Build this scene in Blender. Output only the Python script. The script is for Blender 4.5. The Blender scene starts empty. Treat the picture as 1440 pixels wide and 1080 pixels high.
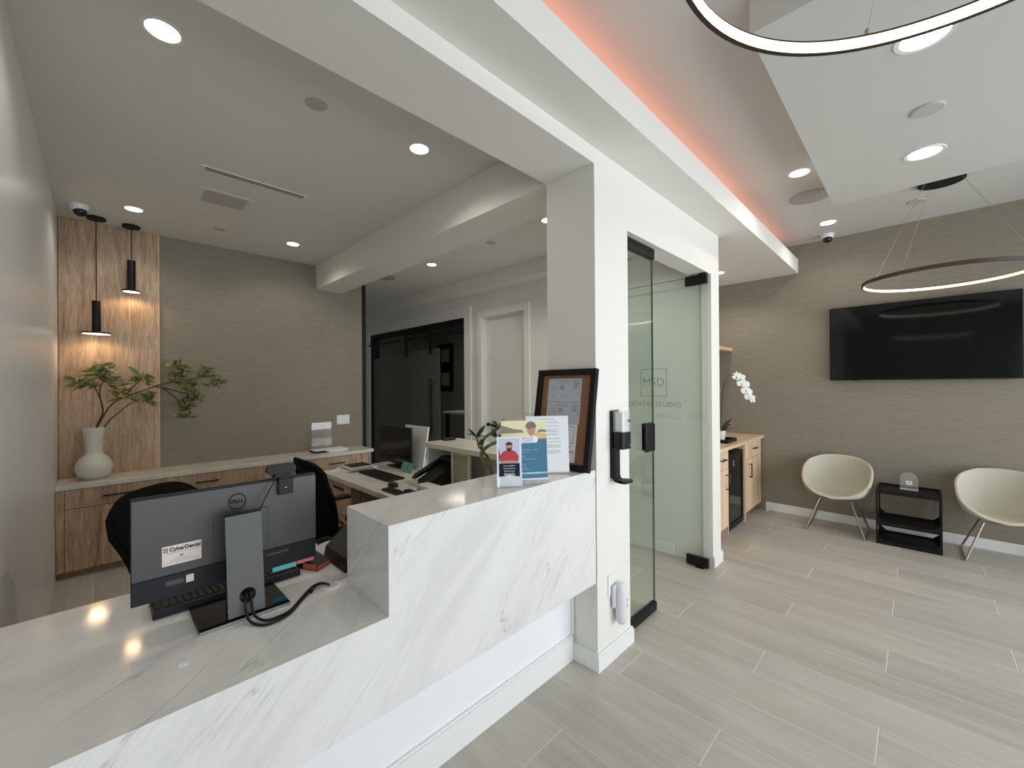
import bpy, bmesh, math, random
from mathutils import Vector, Matrix, Euler
random.seed(7)
S = bpy.context.scene
COL = S.collection
PI = math.pi

# ---------------------------------------------------------------- camera
H = 1.52
f_px, yaw, pitch, roll = 576.73, math.radians(44.845), math.radians(0.1646), math.radians(-0.4153)
fw = Vector((math.cos(yaw)*math.cos(pitch), math.sin(yaw)*math.cos(pitch), math.sin(pitch)))
r0 = Vector((math.sin(yaw), -math.cos(yaw), 0)); u0 = r0.cross(fw)
rt = math.cos(roll)*r0 + math.sin(roll)*u0
up = -math.sin(roll)*r0 + math.cos(roll)*u0
cam = bpy.data.cameras.new('camera'); camo = bpy.data.objects.new('camera', cam); COL.objects.link(camo)
cam.sensor_width = 36; cam.lens = f_px/1440*36; cam.clip_start = 0.02
camo.matrix_world = Matrix(((rt.x, up.x, -fw.x, 0), (rt.y, up.y, -fw.y, 0), (rt.z, up.z, -fw.z, H), (0, 0, 0, 1)))
S.camera = camo

# ---------------------------------------------------------------- world, light, exposure
w = bpy.data.worlds.new('world'); S.world = w; w.use_nodes = True
bg = w.node_tree.nodes['Background']; bg.inputs[0].default_value = (0.80, 0.90, 1.0, 1); bg.inputs[1].default_value = 0.5
S.view_settings.view_transform = 'Standard'; S.view_settings.look = 'None'
S.view_settings.gamma = 1; S.view_settings.use_curve_mapping = False
S.view_settings.exposure = -0.36

def area(name, loc, rot, sx, sy, power, color, spread=PI):
    l = bpy.data.lights.new(name, 'AREA'); l.shape = 'RECTANGLE'; l.size = sx; l.size_y = sy
    l.energy = power; l.color = color; l.spread = spread
    o = bpy.data.objects.new(name, l); COL.objects.link(o); o.location = loc; o.rotation_euler = rot
    return o
def spot(name, loc, power, color, angle=130, blend=0.8, r=0.05):
    l = bpy.data.lights.new(name, 'SPOT'); l.energy = power; l.color = color
    l.spot_size = math.radians(angle); l.spot_blend = blend; l.shadow_soft_size = r
    o = bpy.data.objects.new(name, l); COL.objects.link(o); o.location = loc
    return o
WARM = (1.0, 0.86, 0.68); NEUT = (1.0, 0.93, 0.82)
DAY_POWER = 115.0
DAY = (0.88, 0.95, 1.0)
area('daylight_left', (0.25, -2.93, 1.40), (PI/2, 0, 0), 3.4, 2.4, DAY_POWER*0.42, DAY, math.radians(130))
area('daylight_right', (3.70, -2.93, 1.40), (PI/2, 0, 0), 3.4, 2.4, DAY_POWER*0.92, DAY, math.radians(130))
area('west_fill', (-1.73, -2.12, 1.35), (PI/2, 0, -PI/2), 1.2, 2.3, 42.0, DAY)  # unseen fill light, added to lift the faces turned west
COVE = area('cove_strip_light', (2.9, 1.17, 2.965), (PI, 0, 0), 5.0, 0.03, 6.2, (1.0, 0.27, 0.12))
COVE.rotation_euler = (math.radians(165), 0, 0)
area('office_fill', (5.0, 6.5, 2.88), (0, 0, 0), 0.6, 0.6, 7.0, (1.0, 0.93, 0.82))  # added fill without a fixture, lifts the dark office interior
DOWN_POWER = 15.0

# ---------------------------------------------------------------- materials
def mat(name, color, rough=0.5, metal=0.0, spec=0.5, emit=None, estr=0, trans=0, alpha=1):
    m = bpy.data.materials.new(name); m.use_nodes = True
    b = m.node_tree.nodes['Principled BSDF']
    b.inputs['Base Color'].default_value = (*color, 1); b.inputs['Roughness'].default_value = rough
    b.inputs['Metallic'].default_value = metal; b.inputs['Specular IOR Level'].default_value = spec
    if emit: b.inputs['Emission Color'].default_value = (*emit, 1); b.inputs['Emission Strength'].default_value = estr
    if trans: b.inputs['Transmission Weight'].default_value = trans
    return m
def N(m, t, **kw):
    n = m.node_tree.nodes.new(t)
    for k, v in kw.items(): setattr(n, k, v)
    return n
def L(m, a, b): m.node_tree.links.new(a, b)
def bsdf(m): return m.node_tree.nodes['Principled BSDF']
def ramp(m, fac, stops):
    r = N(m, 'ShaderNodeValToRGB'); e = r.color_ramp.elements
    while len(e) < len(stops): e.new(0.5)
    for i, (p, c) in enumerate(stops): e[i].position = p; e[i].color = (*c, 1)
    L(m, fac, r.inputs[0]); return r.outputs[0]
def mapping(m, scale, source='Object', rot=(0, 0, 0), rand=False):
    t = N(m, 'ShaderNodeTexCoord'); mp = N(m, 'ShaderNodeMapping')
    mp.inputs['Scale'].default_value = scale; mp.inputs['Rotation'].default_value = rot
    L(m, t.outputs[source], mp.inputs['Vector'])
    if rand:
        oi = N(m, 'ShaderNodeObjectInfo'); mu = N(m, 'ShaderNodeMath', operation='MULTIPLY'); mu.inputs[1].default_value = 37.0
        L(m, oi.outputs['Random'], mu.inputs[0]); L(m, mu.outputs[0], mp.inputs['Location'])
    return mp.outputs[0]
def noise(m, vec, scale, detail=3, rough=0.5, dist=0.0):
    n = N(m, 'ShaderNodeTexNoise'); n.inputs['Scale'].default_value = scale; n.inputs['Detail'].default_value = detail
    n.inputs['Roughness'].default_value = rough; n.inputs['Distortion'].default_value = dist
    L(m, vec, n.inputs['Vector']); return n.outputs['Fac']
def bump(m, h, strength=0.1, dist=0.01):
    b = N(m, 'ShaderNodeBump'); b.inputs['Strength'].default_value = strength; b.inputs['Distance'].default_value = dist
    L(m, h, b.inputs['Height']); L(m, b.outputs[0], bsdf(m).inputs['Normal'])
def mixc(m, fac, a, b, mode='MIX'):
    n = N(m, 'ShaderNodeMix', data_type='RGBA', blend_type=mode)
    if isinstance(fac, (int, float)): n.inputs[0].default_value = fac
    else: L(m, fac, n.inputs[0])
    for i, v in ((6, a), (7, b)):
        if isinstance(v, tuple): n.inputs[i].default_value = (*v, 1)
        else: L(m, v, n.inputs[i])
    return n.outputs[2]

def paint(name, c, rough=0.55):
    m = mat(name, c, rough, spec=0.3)
    v = mapping(m, (1, 1, 1)); bump(m, noise(m, v, 260, 2), 0.05, 0.002); return m
M = {}
M['white'] = paint('white_paint', (0.80, 0.775, 0.725))
M['coolwhite'] = paint('bright_white_paint', (0.88, 0.88, 0.89))
M['shade'] = paint('grey_paint', (0.30, 0.29, 0.27))
M['ceil'] = paint('ceiling_paint', (0.74, 0.72, 0.67), 0.7)
M['satin'] = paint('satin_wall_paint', (0.72, 0.715, 0.70), 0.33)
M['trim'] = mat('trim_gloss_white', (0.84, 0.84, 0.82), 0.35)
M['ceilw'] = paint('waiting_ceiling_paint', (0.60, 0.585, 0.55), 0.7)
M['corr'] = paint('corridor_paint', (0.80, 0.785, 0.745))

def wallpaper():
    m = mat('grasscloth', (0.3, 0.27, 0.22), 0.75, spec=0.2)
    a = noise(m, mapping(m, (3, 3, 190)), 1.0, 4, 0.7)
    b = noise(m, mapping(m, (14, 14, 420)), 1.0, 2)
    c = ramp(m, a, [(0.3, (0.230, 0.200, 0.155)), (0.7, (0.325, 0.290, 0.235))])
    c = mixc(m, 0.3, c, ramp(m, b, [(0.35, (0.18, 0.155, 0.12)), (0.65, (0.36, 0.325, 0.26))]))
    L(m, c, bsdf(m).inputs['Base Color']); bump(m, a, 0.25, 0.003); return m
M['paper'] = wallpaper()

def wood(name, scale, dark, mid, light, rough=0.45):
    m = mat(name, mid, rough)
    a = noise(m, mapping(m, tuple(q*1.7 for q in scale), rand=True), 1.0, 6, 0.62, 0.9)
    b = noise(m, mapping(m, tuple(q*9 for q in scale), rand=True), 1.0, 4, 0.65)
    c = ramp(m, a, [(0.30, dark), (0.46, mid), (0.68, light)])
    c = mixc(m, 0.42, c, ramp(m, b, [(0.36, dark), (0.64, light)]))
    # printed boards of the laminate: narrow strips of slightly different tone
    k = N(m, 'ShaderNodeVectorMath', operation='SNAP'); st = [0.087 if q > 5 else 50.0 for q in scale]
    k.inputs[1].default_value = st
    L(m, mapping(m, (1, 1, 1), rand=True), k.inputs[0])
    wn = N(m, 'ShaderNodeTexWhiteNoise'); L(m, k.outputs[0], wn.inputs['Vector'])
    c = mixc(m, 1.0, c, ramp(m, wn.outputs['Value'], [(0.0, (0.86, 0.86, 0.86)), (1.0, (1.08, 1.07, 1.06))]), 'MULTIPLY')
    L(m, c, bsdf(m).inputs['Base Color']); return m
OAK = ((0.20, 0.122, 0.072), (0.43, 0.295, 0.19), (0.62, 0.455, 0.315))
M['oak'] = wood('oak_laminate_upright', (11, 11, 0.9), *OAK)
M['oak_flat'] = wood('oak_laminate_long', (0.9, 11, 11), *OAK)
OAK2 = ((0.60, 0.40, 0.24), (0.76, 0.54, 0.35), (0.84, 0.64, 0.45))
M['oak_light'] = wood('pale_oak_upright', (11, 11, 0.9), *OAK2)
M['oak_light_flat'] = wood('pale_oak_long', (0.9, 11, 11), *OAK2)

def tile():
    m = mat('wood_look_tile', (0.42, 0.39, 0.35), 0.42)
    v = mapping(m, (9, 0.8, 9), rand=True)
    a = noise(m, v, 1.0, 6, 0.6, 1.0)
    b = noise(m, mapping(m, (46, 2.2, 46), rand=True), 1.0, 3, 0.6)
    c = ramp(m, a, [(0.25, (0.400, 0.365, 0.320)), (0.5, (0.495, 0.458, 0.408)), (0.75, (0.570, 0.535, 0.485))])
    c = mixc(m, 0.30, c, ramp(m, b, [(0.3, (0.40, 0.365, 0.32)), (0.7, (0.59, 0.55, 0.50))]))
    oi = N(m, 'ShaderNodeObjectInfo')
    k = ramp(m, oi.outputs['Random'], [(0.0, (0.92, 0.92, 0.92)), (1.0, (1.05, 1.045, 1.04))])
    c = mixc(m, 1.0, c, k, 'MULTIPLY')
    L(m, c, bsdf(m).inputs['Base Color']); bump(m, b, 0.06, 0.003); return m
M['tile'] = tile()
M['grout'] = mat('pale_grout', (0.74, 0.71, 0.66), 0.8)

def marble(name, base, vein, rough):
    m = mat(name, base, rough)
    g = N(m, 'ShaderNodeNewGeometry')
    def dot(v):
        d = N(m, 'ShaderNodeVectorMath', operation='DOT_PRODUCT'); d.inputs[1].default_value = v
        L(m, g.outputs['Position'], d.inputs[0]); return d.outputs['Value']
    c = N(m, 'ShaderNodeCombineXYZ')
    L(m, dot((-0.579, 0.579, 0.574)), c.inputs[0]); L(m, dot((0.574, 0.0, 0.819)), c.inputs[1]); L(m, dot((0.707, 0.707, 0.0)), c.inputs[2])
    def layer(sc, w0, off, det=5, dist=0.4):
        mp = N(m, 'ShaderNodeMapping'); mp.inputs['Scale'].default_value = sc; mp.inputs['Location'].default_value = off
        L(m, c.outputs[0], mp.inputs['Vector'])
        n = noise(m, mp.outputs[0], 1.0, det, 0.55, dist)
        s = N(m, 'ShaderNodeMath', operation='SUBTRACT'); s.inputs[1].default_value = 0.5; L(m, n, s.inputs[0])
        a = N(m, 'ShaderNodeMath', operation='ABSOLUTE'); L(m, s.outputs[0], a.inputs[0])
        return ramp(m, a.outputs[0], [(0.0, (1, 1, 1)), (w0, (0, 0, 0))])
    mp = N(m, 'ShaderNodeMapping'); mp.inputs['Scale'].default_value = (4.2, 0.8, 0.8); L(m, c.outputs[0], mp.inputs['Vector'])
    cloud = noise(m, mp.outputs[0], 1.6, 6, 0.62, 0.5)
    soft = tuple(0.62*b + 0.38*v for b, v in zip(base, vein))
    col = ramp(m, cloud, [(0.32, tuple(x*0.87 for x in base)), (0.46, tuple(x*0.96 for x in base)), (0.62, base)])
    mask = ramp(m, noise(m, c.outputs[0], 3.1, 3), [(0.45, (0, 0, 0)), (0.66, (1, 1, 1))])
    f1 = mixc(m, 1.0, layer((4.6, 0.40, 0.40), 0.0048, (2.3, 0.4, 1.1), 5, 0.25), mask, 'MULTIPLY')
    f2 = mixc(m, 1.0, layer((7.5, 0.8, 0.8), 0.020, (5, 2, 1), 5, 0.5), (0.45, 0.45, 0.45), 'MULTIPLY')
    f3 = mixc(m, 1.0, layer((12.0, 1.5, 1.5), 0.014, (3, 7, 4), 5, 0.5), (0.35, 0.35, 0.35), 'MULTIPLY')
    col = mixc(m, f2, col, soft); col = mixc(m, f3, col, soft); col = mixc(m, f1, col, vein)
    L(m, col, bsdf(m).inputs['Base Color']); return m
M['marble'] = marble('veined_quartz', (0.79, 0.775, 0.75), (0.46, 0.45, 0.44), 0.09); bsdf(M['marble']).inputs['Specular IOR Level'].default_value = 0.30
M['quartz'] = mat('plain_pale_quartz', (0.66, 0.63, 0.575), 0.25)
v = mapping(M['quartz'], (1, 1, 1)); c = ramp(M['quartz'], noise(M['quartz'], v, 9, 5), [(0.3, (0.60, 0.57, 0.51)), (0.7, (0.70, 0.67, 0.61))]); L(M['quartz'], c, bsdf(M['quartz']).inputs['Base Color'])

M['black'] = mat('matte_black_metal', (0.007, 0.007, 0.008), 0.5, spec=0.25)
M['blackp'] = mat('black_plastic', (0.008, 0.008, 0.009), 0.45, spec=0.3)
M['blackfab'] = mat('black_mesh_fabric', (0.006, 0.006, 0.006), 0.9, spec=0.1)
M['screen'] = mat('dark_glossy_screen', (0.004, 0.004, 0.005), 0.07)
M['gunmetal'] = mat('grey_brushed_plastic', (0.070, 0.068, 0.066), 0.40, metal=0.25)
M['standgrey'] = mat('grey_satin_stand', (0.080, 0.078, 0.076), 0.44, metal=0.25)
M['darkgrey'] = mat('dark_grey_plastic', (0.010, 0.0115, 0.015), 0.45, spec=0.3)
M['silver'] = mat('silver_edge', (0.42, 0.45, 0.47), 0.3, metal=0.8)
M['steel'] = mat('champagne_steel', (0.40, 0.35, 0.30), 0.32, metal=0.85)
M['whitep'] = mat('white_plastic', (0.80, 0.80, 0.79), 0.35)
M['lilacp'] = mat('pale_lilac_white_plastic', (0.74, 0.71, 0.76), 0.35)
M['paperw'] = mat('white_paper', (0.82, 0.83, 0.86), 0.7)
M['papergrey'] = mat('grey_form_paper', (0.52, 0.55, 0.60), 0.7)
M['print'] = mat('grey_print', (0.36, 0.37, 0.41), 0.8)
M['printdark'] = mat('dark_print', (0.07, 0.065, 0.07), 0.8)
M['cork'] = mat('brown_cork', (0.27, 0.135, 0.062), 0.85)
v = mapping(M['cork'], (1, 1, 1)); c = ramp(M['cork'], noise(M['cork'], v, 160, 2), [(0.3, (0.21, 0.10, 0.045)), (0.7, (0.32, 0.165, 0.08))]); L(M['cork'], c, bsdf(M['cork']).inputs['Base Color'])
M['ceramic'] = mat('cream_ceramic', (0.70, 0.67, 0.60), 0.35)
M['bark'] = mat('brown_bark', (0.095, 0.055, 0.034), 0.8)
def leafmat(name, a, b):
    m = mat(name, a, 0.5); oi = noise(m, mapping(m, (1, 1, 1)), 14, 2)
    L(m, ramp(m, oi, [(0.35, a), (0.65, b)]), bsdf(m).inputs['Base Color']); return m
M['leaf'] = leafmat('olive_leaf', (0.09, 0.115, 0.04), (0.46, 0.47, 0.18))
M['bamboo'] = leafmat('bamboo_green', (0.09, 0.14, 0.03), (0.19, 0.24, 0.07))
M['leafdark'] = leafmat('deep_green_leaf', (0.015, 0.045, 0.014), (0.05, 0.09, 0.025))
M['petal'] = mat('white_petal', (0.82, 0.80, 0.76), 0.5)
M['yellow'] = mat('yellow_core', (0.55, 0.40, 0.08), 0.5)
M['shell'] = mat('greige_shell_felt', (0.57, 0.535, 0.44), 0.75, spec=0.25)
M['cyan'] = mat('cyan_note_paper', (0.16, 0.62, 0.66), 0.7)
M['pink'] = mat('pink_note_paper', (0.82, 0.22, 0.26), 0.7)
M['teal'] = mat('teal_note_paper', (0.12, 0.33, 0.27), 0.7)
M['orange'] = mat('orange_red_plastic', (0.50, 0.11, 0.06), 0.5)
M['blue'] = mat('teal_blue_print', (0.030, 0.155, 0.255), 0.5)
M['bluelight'] = mat('light_blue_print', (0.30, 0.48, 0.60), 0.5)
M['navy'] = mat('navy_print', (0.010, 0.012, 0.036), 0.6, spec=0.2)
M['red'] = mat('red_print', (0.50, 0.025, 0.05), 0.5)
M['skin'] = mat('skin_print', (0.50, 0.27, 0.19), 0.6)
M['hair'] = mat('dark_hair_print', (0.02, 0.014, 0.012), 0.6)
M['greyhair'] = mat('grey_brown_print', (0.19, 0.16, 0.13), 0.6)
M['sunset'] = mat('pale_yellow_print', (0.78, 0.72, 0.45), 0.6)
M['sand'] = mat('sand_print', (0.70, 0.47, 0.20), 0.6)
M['hill'] = mat('brown_hill_print', (0.27, 0.21, 0.13), 0.6)
M['lilac'] = mat('lilac_print', (0.62, 0.60, 0.74), 0.6)
M['sticker'] = mat('pale_pink_sticker', (0.72, 0.62, 0.57), 0.5)
M['yellowgreen'] = mat('faded_green_sheet', (0.36, 0.36, 0.20), 0.7)
M['purple'] = mat('purple_blue_print', (0.06, 0.06, 0.33), 0.5)
M['speaker'] = mat('grey_speaker_mesh', (0.40, 0.375, 0.35), 0.8)
M['vent'] = mat('beige_grey_panel', (0.50, 0.47, 0.43), 0.7)
M['slotdark'] = mat('dark_slot', (0.008, 0.008, 0.009), 0.8)
M['logo'] = mat('etched_grey_vinyl', (0.26, 0.29, 0.26), 0.6)
M['lamp'] = mat('lamp_diffuser', (1, 1, 1), 0.5, emit=(1.0, 0.95, 0.86), estr=14)
M['lampw'] = mat('warm_lamp_diffuser', (1, 1, 1), 0.5, emit=(1.0, 0.82, 0.58), estr=6)
M['led'] = mat('warm_led_strip', (1, 1, 1), 0.5, emit=(1.0, 0.80, 0.44), estr=1.45)
M['bronze'] = mat('dark_bronze_metal', (0.050, 0.030, 0.022), 0.4, metal=0.3)
M['wire'] = mat('steel_wire', (0.42, 0.39, 0.36), 0.4, metal=0.6)
M['domeglass'] = mat('smoked_dome', (0.006, 0.006, 0.008), 0.08)
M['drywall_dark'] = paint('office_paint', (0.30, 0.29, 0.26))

def glass(name, tint, refl=1.0, frost=0.0, fcol=(0.30, 0.33, 0.29)):
    m = bpy.data.materials.new(name); m.use_nodes = True; nt = m.node_tree; nt.nodes.remove(nt.nodes['Principled BSDF'])
    out = nt.nodes['Material Output']
    t = N(m, 'ShaderNodeBsdfTransparent'); t.inputs[0].default_value = (*tint, 1)
    g = N(m, 'ShaderNodeBsdfGlossy'); g.inputs['Roughness'].default_value = 0.02; g.inputs[0].default_value = (refl, refl, refl, 1)
    fr = N(m, 'ShaderNodeFresnel'); ge = N(m, 'ShaderNodeNewGeometry'); mr = N(m, 'ShaderNodeMapRange')
    mr.inputs[3].default_value = 1.45; mr.inputs[4].default_value = 1/1.45
    L(m, ge.outputs['Backfacing'], mr.inputs[0]); L(m, mr.outputs[0], fr.inputs[0])
    mx = N(m, 'ShaderNodeMixShader'); L(m, fr.outputs[0], mx.inputs[0])
    if frost:
        d = N(m, 'ShaderNodeBsdfDiffuse'); d.inputs[0].default_value = (*fcol, 1)
        m2 = N(m, 'ShaderNodeMixShader'); m2.inputs[0].default_value = frost
        L(m, t.outputs[0], m2.inputs[1]); L(m, d.outputs[0], m2.inputs[2]); L(m, m2.outputs[0], mx.inputs[1])
    else: L(m, t.outputs[0], mx.inputs[1])
    L(m, g.outputs[0], mx.inputs[2]); L(m, mx.outputs[0], out.inputs[0]); return m
M['glass'] = glass('green_tint_glass', (0.945, 0.978, 0.958))
M['acrylic'] = glass('clear_acrylic', (0.985, 0.988, 0.988))
M['haze'] = glass('lightly_hazed_acrylic', (0.97, 0.97, 0.97), 1.0, 0.13, (0.75, 0.76, 0.75))
M['cartridge'] = glass('cloudy_clear_plastic', (0.97, 0.97, 0.97), 1.0, 0.22, (0.85, 0.85, 0.86))
M['frost'] = glass('frosted_glass', (0.50, 0.55, 0.50), 0.5, 0.35)
M['edge'] = mat('green_glass_edge', (0.10, 0.16, 0.13), 0.2)

# ---------------------------------------------------------------- mesh builder
class MB:
    def __init__(s): s.bm = bmesh.new()
    def box(s, x0, x1, y0, y1, z0, z1, bev=0.0, seg=1):
        vs = [s.bm.verts.new((x, y, z)) for x in (x0, x1) for y in (y0, y1) for z in (z0, z1)]
        fs = [s.bm.faces.new([vs[i] for i in q]) for q in ((0, 1, 3, 2), (4, 6, 7, 5), (0, 4, 5, 1), (2, 3, 7, 6), (0, 2, 6, 4), (1, 5, 7, 3))]
        if bev:
            es = list({e for f in fs for e in f.edges})
            bmesh.ops.bevel(s.bm, geom=es, offset=bev, segments=seg, profile=0.5, affect='EDGES')
        return s
    def quad(s, *p):
        s.bm.faces.new([s.bm.verts.new(q) for q in p]); return s
    def prism(s, pts, ax, a0, a1):
        def mk(p, a):
            return {'x': (a, p[0], p[1]), 'y': (p[0], a, p[1]), 'z': (p[0], p[1], a)}[ax]
        lo = [s.bm.verts.new(mk(p, a0)) for p in pts]; hi = [s.bm.verts.new(mk(p, a1)) for p in pts]; n = len(pts)
        s.bm.faces.new(lo); s.bm.faces.new(hi[::-1])
        for i in range(n): s.bm.faces.new((lo[i], hi[i], hi[(i+1) % n], lo[(i+1) % n]))
        return s
    def cyl(s, p0, p1, ra, rb=None, n=24):
        return s.sweep([p0, p1], [ra, ra if rb is None else rb], n)
    def sweep(s, pts, rad, n=8, closed=False):
        pts = [Vector(p) for p in pts]; k = len(pts)
        if isinstance(rad, (int, float)): rad = [rad]*k
        rings = []; prev = None
        for i, p in enumerate(pts):
            a = pts[(i-1) % k] if (closed or i > 0) else p; b = pts[(i+1) % k] if (closed or i < k-1) else p
            t = (b-a).normalized()
            if prev is None:
                q = Vector((0, 0, 1)) if abs(t.z) < 0.9 else Vector((1, 0, 0)); nx = t.cross(q).normalized()
            else:
                nx = (prev - t*prev.dot(t)).normalized()
            prev = nx; ny = t.cross(nx)
            rings.append([s.bm.verts.new(p + rad[i]*(math.cos(2*PI*j/n)*nx + math.sin(2*PI*j/n)*ny)) for j in range(n)])
        m = k if closed else k-1
        for i in range(m):
            A, B = rings[i], rings[(i+1) % k]
            for j in range(n): s.bm.faces.new((A[j], A[(j+1) % n], B[(j+1) % n], B[j]))
        if not closed:
            s.bm.faces.new(rings[0][::-1]); s.bm.faces.new(rings[-1])
        return s
    def lathe(s, prof, c=(0, 0, 0), n=32, close=False):
        rings = []
        for r, z in prof:
            if r < 1e-6: rings.append([s.bm.verts.new((c[0], c[1], c[2]+z))])
            else: rings.append([s.bm.verts.new((c[0]+r*math.cos(2*PI*j/n), c[1]+r*math.sin(2*PI*j/n), c[2]+z)) for j in range(n)])
        m = len(rings)
        for i in range(m if close else m-1):
            A, B = rings[i], rings[(i+1) % m]
            for j in range(n):
                a, b, c_, d = A[j % len(A)], A[(j+1) % len(A)], B[(j+1) % len(B)], B[j % len(B)]
                f = []
                for q in (a, b, c_, d):
                    if q not in f: f.append(q)
                if len(f) > 2: s.bm.faces.new(f)
        return s
    def ball(s, c, rx, ry=None, rz=None, u=16, v=10, rot=None):
        ry = rx if ry is None else ry; rz = rx if rz is None else rz
        m = Matrix.Translation(c) @ (rot.to_4x4() if rot else Matrix()) @ Matrix.Diagonal((rx, ry, rz, 1))
        bmesh.ops.create_uvsphere(s.bm, u_segments=u, v_segments=v, radius=1, matrix=m); return s
    def xf(s, m): bmesh.ops.transform(s.bm, matrix=m, verts=s.bm.verts); return s

def wm(o):
    m = o.matrix_basis.copy()
    while o.parent: o = o.parent; m = o.matrix_basis @ m
    return m
def obj(name, mb, m, parent=None, local=False, smooth=35, kind=None):
    bm = mb.bm
    bmesh.ops.recalc_face_normals(bm, faces=bm.faces)
    loc = None
    if parent is not None and not local: bm.transform(wm(parent).inverted())
    me = bpy.data.meshes.new(name)
    if parent is None and not local:
        xs = [v.co for v in bm.verts]
        lo = [min(v[i] for v in xs) for i in range(3)]; hi = [max(v[i] for v in xs) for i in range(3)]
        loc = Vector(((lo[0]+hi[0])/2, (lo[1]+hi[1])/2, lo[2])); bm.transform(Matrix.Translation(-loc))
    bm.to_mesh(me); bm.free()
    if smooth:
        for p in me.polygons: p.use_smooth = True
        me.set_sharp_from_angle(angle=math.radians(smooth))
    me.materials.append(m if not isinstance(m, str) else M[m])
    o = bpy.data.objects.new(name, me); COL.objects.link(o)
    if parent is not None: o.parent = parent
    elif loc is not None: o.location = loc
    if kind: o['kind'] = kind
    return o
def struct(name, mb, m, parent=None):
    o = obj(name, mb, m, parent)
    if parent is None: o['kind'] = 'structure'
    return o
def tag(o, label, cat, group=None):
    o['label'] = label; o['category'] = cat
    if group: o['group'] = group
    return o
def thing(name, label, cat, loc=(0, 0, 0), rot=(0, 0, 0), group=None):
    o = bpy.data.objects.new(name, None); COL.objects.link(o); o.empty_display_size = 0.1
    o.location = loc; o.rotation_euler = rot if not isinstance(rot, (int, float)) else (0, 0, rot)
    return tag(o, label, cat, group)
def copy_tree(o, label, loc=None, rot=None, parent=None):
    c = o.copy(); COL.objects.link(c); c.parent = parent
    if label: c['label'] = label
    if loc is not None: c.location = loc
    if rot is not None: c.rotation_euler = (0, 0, rot)
    for ch in list(o.children): copy_tree(ch, None, parent=c)
    return c
def B(*a, **k): return MB().box(*a, **k)
def text(name, s, size, m, parent, origin, right, upv, align='CENTER', depth=0.0004, bold=0.0, sx=1.0, local=False):
    cu = bpy.data.curves.new(name, 'FONT'); cu.body = s; cu.size = size; cu.align_x = align; cu.align_y = 'CENTER'
    cu.extrude = depth; cu.offset = bold; cu.resolution_u = 3
    t = bpy.data.objects.new(name, cu); COL.objects.link(t)
    bpy.context.view_layer.update()
    me = bpy.data.meshes.new_from_object(t.evaluated_get(bpy.context.evaluated_depsgraph_get()))
    bpy.data.objects.remove(t); me.name = name
    r = Vector(right).normalized(); u = Vector(upv).normalized(); n = r.cross(u)
    mt = Matrix(((r.x*sx, u.x, n.x, origin[0]), (r.y*sx, u.y, n.y, origin[1]), (r.z*sx, u.z, n.z, origin[2]), (0, 0, 0, 1)))
    if not local and parent: mt = wm(parent).inverted() @ mt
    me.transform(mt); me.materials.clear(); me.materials.append(M[m])
    o = bpy.data.objects.new(name, me); COL.objects.link(o); o.parent = parent; return o
def arc(cx, cy, r, a0, a1, n): return [(cx+r*math.cos(math.radians(a0+(a1-a0)*i/n)), cy+r*math.sin(math.radians(a0+(a1-a0)*i/n))) for i in range(n+1)]
def rrect(x0, x1, y0, y1, r, n=5):
    return arc(x1-r, y0+r, r, -90, 0, n)+arc(x1-r, y1-r, r, 0, 90, n)+arc(x0+r, y1-r, r, 90, 180, n)+arc(x0+r, y0+r, r, 180, 270, n)
def bez(pts, n=8):
    P = [Vector(p) for p in pts]; out = []
    for i in range(len(P)-1):
        p0 = P[max(i-1, 0)]; p1 = P[i]; p2 = P[i+1]; p3 = P[min(i+2, len(P)-1)]
        for k in range(n):
            t = k/n
            out.append(0.5*((2*p1)+(p2-p0)*t+(2*p0-5*p1+4*p2-p3)*t*t+(3*p1-p0-3*p2+p3)*t**3))
    out.append(P[-1]); return out

# ================================================================ SETTING
XL, YF, YB, XC, XT = -0.25, 1.222, 5.20, 1.860, 5.68     # left wall, front plane, cabinet wall, column, TV wall
ZR, ZB, ZS, ZC, ZN = 2.99, 2.70, 2.785, 3.11, 2.90         # reception ceiling, beam, soffit, waiting ceiling, corridor ceiling
# floor with every wood-look tile of its own
fl = struct('floor', B(-1.7, XT+0.12, -2.9, 8.1, -0.08, -0.0015), M['grout'])
fl.location = (0, 0, -0.08)
for v_ in fl.data.vertices: v_.co.x += (XT+0.12-1.7)/2; v_.co.y += (8.1-2.9)/2
PW, PL = 0.2453, 1.488
cache = {}
def plank(x0, x1, y0, y1):
    key = (round(x1-x0, 3), round(y1-y0, 3))
    if key not in cache:
        mb = MB(); w_, l_ = key; g = 0.0016; e = 0.0016
        h_ = 0.0026
        a = [(g, h_), (w_-g, h_), (w_-g, l_-h_), (g, l_-h_)]; b = [(g+e, h_+e), (w_-g-e, h_+e), (w_-g-e, l_-h_-e), (g+e, l_-h_-e)]
        lo = [mb.bm.verts.new((*p, -0.004)) for p in a]; mi = [mb.bm.verts.new((*p, -0.0009)) for p in a]; hi = [mb.bm.verts.new((*p, 0)) for p in b]
        for i in range(4):
            j = (i+1) % 4; mb.bm.faces.new((lo[i], lo[j], mi[j], mi[i])); mb.bm.faces.new((mi[i], mi[j], hi[j], hi[i]))
        mb.bm.faces.new(hi)
        me = bpy.data.meshes.new('plank'); mb.bm.to_mesh(me); mb.bm.free(); me.materials.append(M['tile']); cache[key] = me
    o = bpy.data.objects.new('plank', cache[key]); COL.objects.link(o); o.parent = fl
    o.location = (x0, y0, 0.08); o['kind'] = 'structure'
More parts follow.
